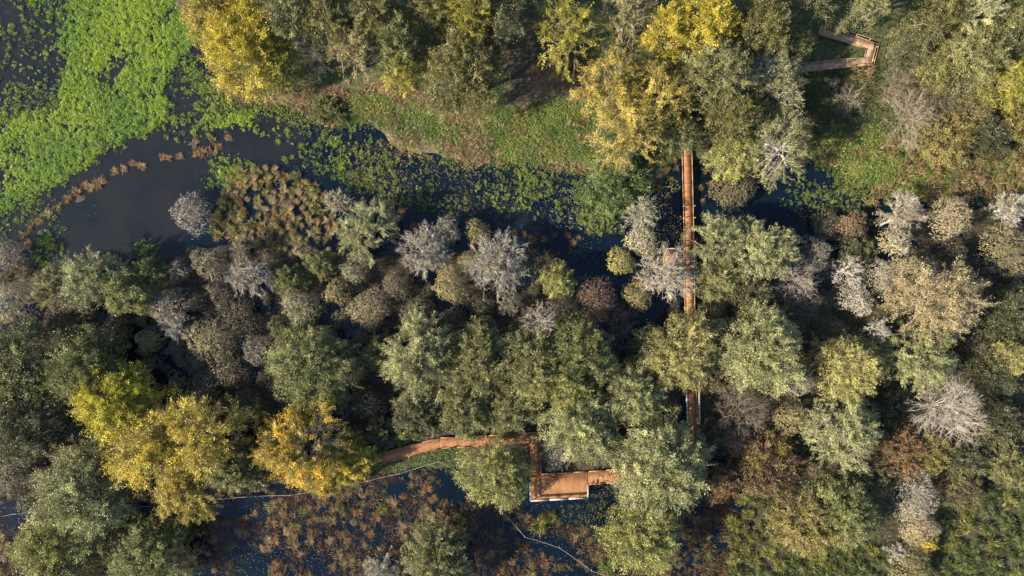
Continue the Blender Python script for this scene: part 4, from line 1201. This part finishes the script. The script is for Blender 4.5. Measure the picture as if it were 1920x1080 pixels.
specks(650, (1205, 330, 1278, 480), [(.40, .34, .03), (.30, .30, .05), (.34, .22, .05)], .30, lambda x, y: fbm(x, y, 3, 2) > .48)
specks(900, (0, 0, 640, 480), [(.26, .17, .11), (.16, .13, .07)], .15, lambda x, y: fbm(x, y, 5, 2) > .55)
X, Y = scatter(rngP, 60000, (-30, -30, 1950, 1000), lambda x, y: (look(du, x, y) > .15) * .8 * (ground_z(x, y) > 0))
N = len(X); cc = np.array([(.10, .06, .03), (.16, .10, .05), (.06, .042, .026), (.05, .06, .02), (.13, .10, .07)])[rngP.integers(0, 5, N)] * rngP.uniform(.6, 1.2, (N, 1))
leaves(g, np.stack([X, Y, ground_z(X, Y) + rngP.uniform(.03, .10, N)], 1), rngP.uniform(.18, .38, N), np.array([[0, 0, 1.2]]), rngP, .4, col=cc)
o = g.build("fallen_leaves", [M_HERB]); tag(o, "fallen leaves littering the wood floor and afloat on the dark water", "fallen leaves", kind="stuff")

# ------------------------------------------------------------------ sedge tussocks
def tussock_mesh(name, rng, R, h, nb, comb=0.0, width=.05, seg=3, bundles=12):
    bi = rng.integers(0, bundles, nb); ba = (np.arange(bundles) + rng.uniform(-.3, .3, bundles)) * 6.283 / bundles
    g = Geo(); a = ba[bi] + rng.normal(0, (1.0 if bundles < 14 else .75) / bundles, nb); w = np.array([1.0, 0.0]) * comb
    dx = np.cos(a) + w[0]; dy = np.sin(a) + w[1]; n_ = np.hypot(dx, dy) + 1e-6; dx, dy = dx / n_, dy / n_
    L = R * rng.uniform(.65, 1.1, nb) * rng.uniform(.7, 1.1, bundles)[bi]; hh = h * rng.uniform(.7, 1.15, nb) * rng.uniform(.7, 1.3, bundles)[bi]
    bx = rng.normal(0, R * .16, nb); by = rng.normal(0, R * .16, nb)
    mixv = np.clip(rng.uniform(.1, .9, bundles)[bi] + rng.normal(0, .18, nb), 0, 1); val = rng.uniform(.7, 1.2, nb) * rng.uniform(.6, 1.3, bundles)[bi]
    t = np.linspace(0, 1, seg + 1)
    swirl = rng.normal(0, .12, nb) + rng.normal(0, .25, bundles)[bi]
    prev = None
    for j in range(seg + 1):
        ang = swirl * t[j]; cx = dx * np.cos(ang) - dy * np.sin(ang); cy = dx * np.sin(ang) + dy * np.cos(ang)
        rho = L * (t[j] ** .9); z = hh * (2.1 * t[j] - 1.75 * t[j] ** 2) 
        cpt = np.stack([bx + cx * rho, by + cy * rho, z - .12 * (t[j] == 0)], 1)
        wv = np.stack([-cy, cx, 0 * cx], 1) * (width * (1 - .75 * t[j]) * .5)
        wv[:, 2] = rng.normal(0, width * .2, nb)
        cur = (cpt - wv, cpt + wv)
        if prev is not None:
            V = np.stack([prev[0], prev[1], cur[1], cur[0]], 1)
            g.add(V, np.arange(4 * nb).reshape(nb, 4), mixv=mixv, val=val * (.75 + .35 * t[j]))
        prev = cur
    return g.mesh(name, [M_BLADE])
rngT = np.random.default_rng(31)
SEDGE = [tussock_mesh("sedge_tussock", rngT, 1.0, .62, 120, comb=[.0, .5, .9, .7, 1.1, .35, .8, .2][i]) for i in range(8)]
REEDM = [tussock_mesh("reed_tussock", rngT, 1.0, .75, 150, comb=[.6, .9, 1.2, .8][i], width=.055) for i in range(4)]
GREENT = [tussock_mesh("fern_tussock", rngT, 1.0, .70, 300, comb=[.0, .12, .2, .05][i], width=.045, seg=4, bundles=24) for i in range(4)]
def tussock(meshes, name, x, y, s, rz, sz, ca, cb, label, cat, group):
    o = bpy.data.objects.new(name, meshes[int(rngT.integers(0, len(meshes)))])
    o.location = (x, y, max(float(ground_z(np.array([x]), np.array([y]))[0]), -.05)); o.rotation_euler = (0, 0, rz); o.scale = (s, s * rngT.uniform(.65, 1.0), sz)
    j = rngT.uniform(.75, 1.25); o["leaf_a"] = [float(c * j) for c in ca]; o["leaf_b"] = [float(c * j) for c in cb]
    tag(o, label, cat, group); COL.objects.link(o); return o
BROWNS = [((.074, .046, .020), (.185, .112, .046)), ((.095, .050, .022), (.220, .118, .046)), ((.085, .066, .026), (.185, .140, .056)), ((.072, .060, .020), (.155, .130, .044)), ((.115, .076, .038), (.255, .172, .092))]
TREES_XY = np.array([(a, b, c) for a, b, c in PLACED])
def near_tree(x, y, f=.75): return bool((np.hypot(TREES_XY[:, 0] - x, TREES_XY[:, 1] - y) < TREES_XY[:, 2] * f).any())
marsh_r = raster(0); poly(marsh_r, MARSH, 1.0, wob=False); poly(marsh_r, [(-100, 900), (240, 900), (240, 975), (-100, 975)], 0, wob=False)
pool = raster(0)
for q in ([(380, 930), (470, 925), (480, 960), (400, 975)], [(820, 880), (880, 900), (870, 950), (830, 930)], [(920, 980), (1040, 1000), (1100, 1050), (1060, 1060), (960, 1010)], [(1020, 945), (1140, 950), (1140, 990), (1050, 985)], [(1330, 990), (1410, 990), (1400, 1060), (1330, 1060)]): poly(pool, q, 1.0, wob=False)
pts = []
for _ in range(9000):
    px, py = rngT.uniform(-10, 1400), rngT.uniform(885, 1090); x, y = at(px, py)
    if look(marsh_r, x, y) < .5 or look(pool, x, y) > .5 or not deck_clear(px, py) : continue
    if fbm(np.array([x]), np.array([y]), 4.0, 2)[0] < .35: continue
    s = rngT.uniform(.5, 1.05) if rngT.random() < .78 else rngT.uniform(1.0, 1.6)
    if near_tree(x, y, .55) or any(math.hypot(x - a, y - b) < .50 * (s + c) for a, b, c in pts): continue
    pts.append((x, y, s))
pts.sort(key=lambda p: -p[2])
print("tussocks", len(pts))
for x, y, s in pts[:285]:
    ca, cb = BROWNS[int(rngT.integers(0, 5))]
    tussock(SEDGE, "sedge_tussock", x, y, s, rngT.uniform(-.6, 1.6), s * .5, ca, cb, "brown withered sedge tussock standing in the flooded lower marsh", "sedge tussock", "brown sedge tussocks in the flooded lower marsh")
# the small ones left over, as one mass
g = Geo()
rest = np.array(pts[285:]) if len(pts) > 285 else np.zeros((0, 3))
if len(rest): straw(g, rest[:, 0], rest[:, 1], rngT, 40, .55, .4, (.09, .055, .025), (.20, .12, .055), .05, .6)
X, Y = scatter(rngT, 6500, (380, 890, 1180, 1090), lambda x, y: (look(marsh_r, x, y) > .5) * (look(pool, x, y) < .5) * np.clip((fbm(x, y, 2.4, 2) - .52) * 5, 0, 1) * .5)
straw(g, X, Y, rngT, 9, .42, .3, (.08, .05, .022), (.20, .115, .05), .05, .6)
X, Y = scatter(rngT, 2500, (0, 960, 360, 1090), lambda x, y: (look(marsh_r, x, y) > .5) * np.clip((fbm(x, y, 2.4, 2) - .45) * 5, 0, 1) * .5)
straw(g, X, Y, rngT, 12, .45, .35, (.08, .05, .022), (.20, .13, .055), .05, .6)
X, Y = scatter(rngT, 2500, (1310, 880, 1480, 1090), lambda x, y: np.clip((fbm(x, y, 3, 2) - .42) * 5, 0, 1) * .6)
straw(g, X, Y, rngT, 12, .6, .4, (.06, .04, .022), (.15, .10, .05), .05, .6)
o = g.build("sedge", [M_HERB]); tag(o, "small brown withered sedge shoots in the flooded marsh", "sedge", kind="stuff")
# golden reed bed
reed_r = raster(0); poly(reed_r, [(420, 340), (480, 300), (560, 325), (625, 385), (640, 455), (560, 468), (470, 470), (395, 448), (400, 400)], 1.0)
rp = []
for _ in range(5000):
    px, py = rngT.uniform(380, 660), rngT.uniform(290, 480); x, y = at(px, py)
    if look(reed_r, x, y) < .5 or near_tree(x, y, .8): continue
    s = rngT.uniform(.85, 1.5)
    if any(math.hypot(x - a, y - b) < .54 * (s + c) for a, b, c in rp): continue
    rp.append((x, y, s))
GOLDS = [((.090, .100, .032), (.205, .215, .072)), ((.135, .110, .038), (.290, .235, .085)), ((.115, .112, .040), (.255, .235, .085)), ((.165, .115, .052), (.32, .22, .10)), ((.17, .13, .07), (.33, .26, .15))]
for x, y, s in rp:
    ca, cb = GOLDS[int(rngT.integers(0, 5))]
    tussock(REEDM, "reed_tussock", x, y, s, rngT.normal(.9, .6) + (math.pi * .6 if rngT.random() < .3 else 0), s * 1.0, ca, cb, "olive gold bent reed tussock in the bed between pond and thicket", "reed tussock", "olive gold reed tussocks of the reed bed")
print("reeds", len(rp))
# russet tussocks on the pond rim and along the channel
rim = [(45, 440, 1.4), (58, 428, 1.2), (75, 415, 1.3), (92, 402, 1.5), (108, 390, 1.3), (128, 372, 1.6), (146, 360, 1.7), (160, 348, 1.3), (188, 342, 1.9), (172, 350, 1.4), (215, 322, 1.3), (232, 315, 1.3), (252, 306, 1.3), (268, 312, 1.5), (305, 293, 1.2), (318, 296, 1.2), (338, 292, 1.1), (365, 270, 1.6), (380, 285, 1.5), (372, 292, 1.3), (400, 262, 1.5), (392, 280, 1.4), (410, 275, 1.2), (430, 258, 1.1), (55, 455, 1.3), (40, 470, 1.2), (30, 500, 1.5), (18, 515, 1.4), (48, 505, 1.3)]
for px, py, s in rim:
    x, y = at(px, py); ca, cb = (((.15, .085, .045), (.30, .17, .09)), ((.16, .115, .06), (.30, .21, .12)), ((.13, .085, .035), (.25, .165, .07)))[int(rngT.integers(0, 3))]
    tussock(SEDGE, "rim_tussock", x, y, s * .8, rngT.uniform(0, 6.28), s * .6, ca, cb, "russet dead tussock on the narrow rim of the open pond", "sedge tussock", "russet tussocks on the pond rim")
chan = [(745, 408, 1.2), (755, 395, 1.0), (740, 420, 1.1), (700, 380, .8), (985, 440, .9), (965, 438, .9), (1000, 450, 1.5), (995, 470, 1.3), (1020, 448, 1.1), (1040, 440, 1.0), (1065, 440, 1.1), (1075, 455, 1.0), (1045, 475, .8), (1085, 445, .8), (1070, 470, .8), (775, 425, 1.0)]
for px, py, s in chan:
    x, y = at(px, py); tussock(SEDGE, "channel_tussock", x, y, s * .8, rngT.uniform(0, 6.28), s * .55, (.10, .055, .022), (.22, .115, .045), "rusty tussock standing in the dark channel beside the white lichened trees", "sedge tussock", "rusty tussocks in the dark channel")
by_walk = [(1238, 300, 1.2), (1248, 318, 1.3), (1262, 300, 1.1), (1232, 352, 1.4), (1256, 335, 1.2), (1268, 316, 1.0), (1316, 300, 1.1), (1325, 285, 1.0), (1312, 352, 1.3), (1330, 345, 1.1), (1322, 320, 1.0), (1315, 375, 1.1), (1253, 370, 1.0), (1248, 425, .9), (1240, 455, .8), (1262, 440, .8)]
for px, py, s in by_walk:
    x, y = at(px, py); tussock(SEDGE, "walk_tussock", x, y, s * .8, rngT.uniform(0, 6.28), s * .6, (.10, .085, .022), (.21, .16, .05), "mustard tussock in the shaded water beside the straight boardwalk", "sedge tussock", "mustard tussocks beside the straight boardwalk")
# tan grass tussocks on the dry scrub bank
tn = []
tan_r = raster(0); poly(tan_r, [(1770, 275), (1840, 240), (1935, 250), (1935, 375), (1790, 375)], 1.0); poly(tan_r, [(1690, 240), (1760, 300), (1740, 330), (1680, 290)], .6)
for _ in range(1500):
    px, py = rngT.uniform(1660, 1935), rngT.uniform(200, 385); x, y = at(px, py)
    if look(tan_r, x, y) < rngT.random() or near_tree(x, y, .6): continue
    s = rngT.uniform(.8, 1.5)
    if any(math.hypot(x - a, y - b) < .62 * (s + c) for a, b, c in tn): continue
    tn.append((x, y, s)); ca, cb = (((.15, .095, .05), (.32, .22, .125)), ((.12, .085, .04), (.26, .19, .09)), ((.09, .085, .03), (.20, .18, .06)))[int(rngT.integers(0, 3))]
    tussock(REEDM, "grass_tussock", x, y, s, rngT.uniform(0, 6.28), s * 1.1, ca, cb, "tan dry grass tussock on the scrubby bank beside the small green meadow", "grass tussock", "tan grass tussocks of the scrubby bank")
# green tussocks of the lower right
gt = []
green_r = raster(0)
poly(green_r, [(1620, 1050), (1760, 1000), (1760, 920), (1830, 900), (1930, 890), (1930, 1090), (1620, 1090)], 1.0, wob=False)
poly(green_r, [(1370, 920), (1460, 905), (1470, 1010), (1420, 1090), (1370, 1090), (1365, 1000)], .5, wob=False)
poly(green_r, [(1470, 1035), (1640, 1020), (1640, 1090), (1430, 1090)], .9, wob=False)
fixed = [(1888, 938, 1.9), (1390, 935, 1.7), (1438, 942, 1.9), (1433, 985, 1.9), (1903, 1038, 1.9), (1888, 980, 1.8), (1012, 983, 2.3), (1130, 1000, 1.9), (866, 975, 1.4), (803, 992, 1.6), (1140, 1062, 1.8), (1583, 1055, 1.8), (1035, 970, 1.4), (720, 955, 1.2), (640, 950, 1.2), (1375, 1010, 1.6)]
for px, py, s in fixed: gt.append((*at(px, py), s))
for _ in range(4000):
    px, py = rngT.uniform(1360, 1935), rngT.uniform(890, 1095); x, y = at(px, py)
    if rngT.random() > look(green_r, x, y) or near_tree(x, y, .6): continue
    s = rngT.uniform(1.4, 2.15)
    if any(math.hypot(x - a, y - b) < .60 * (s + c) for a, b, c in gt): continue
    gt.append((x, y, s))
print("green tussocks", len(gt))
GREENS = [((.034, .056, .014), (.125, .150, .042)), ((.030, .050, .015), (.100, .125, .038)), ((.055, .072, .016), (.210, .205, .052))]
for x, y, s in gt:
    ca, cb = GREENS[int(rngT.integers(0, 3))]
    east = x > 25
    tussock(GREENT, "fern_tussock", x, y, s, rngT.uniform(0, 6.28), s, ca, cb,
            "big green sedge tussock, like a fern crown, near the twin crowned tree" if east else "big green sedge tussock among the brown ones of the lower marsh",
            "sedge tussock", "big green tussocks beside the twin crowned tree" if east else "big green tussocks among the brown ones")

print("built", round(time.time() - T0, 1))
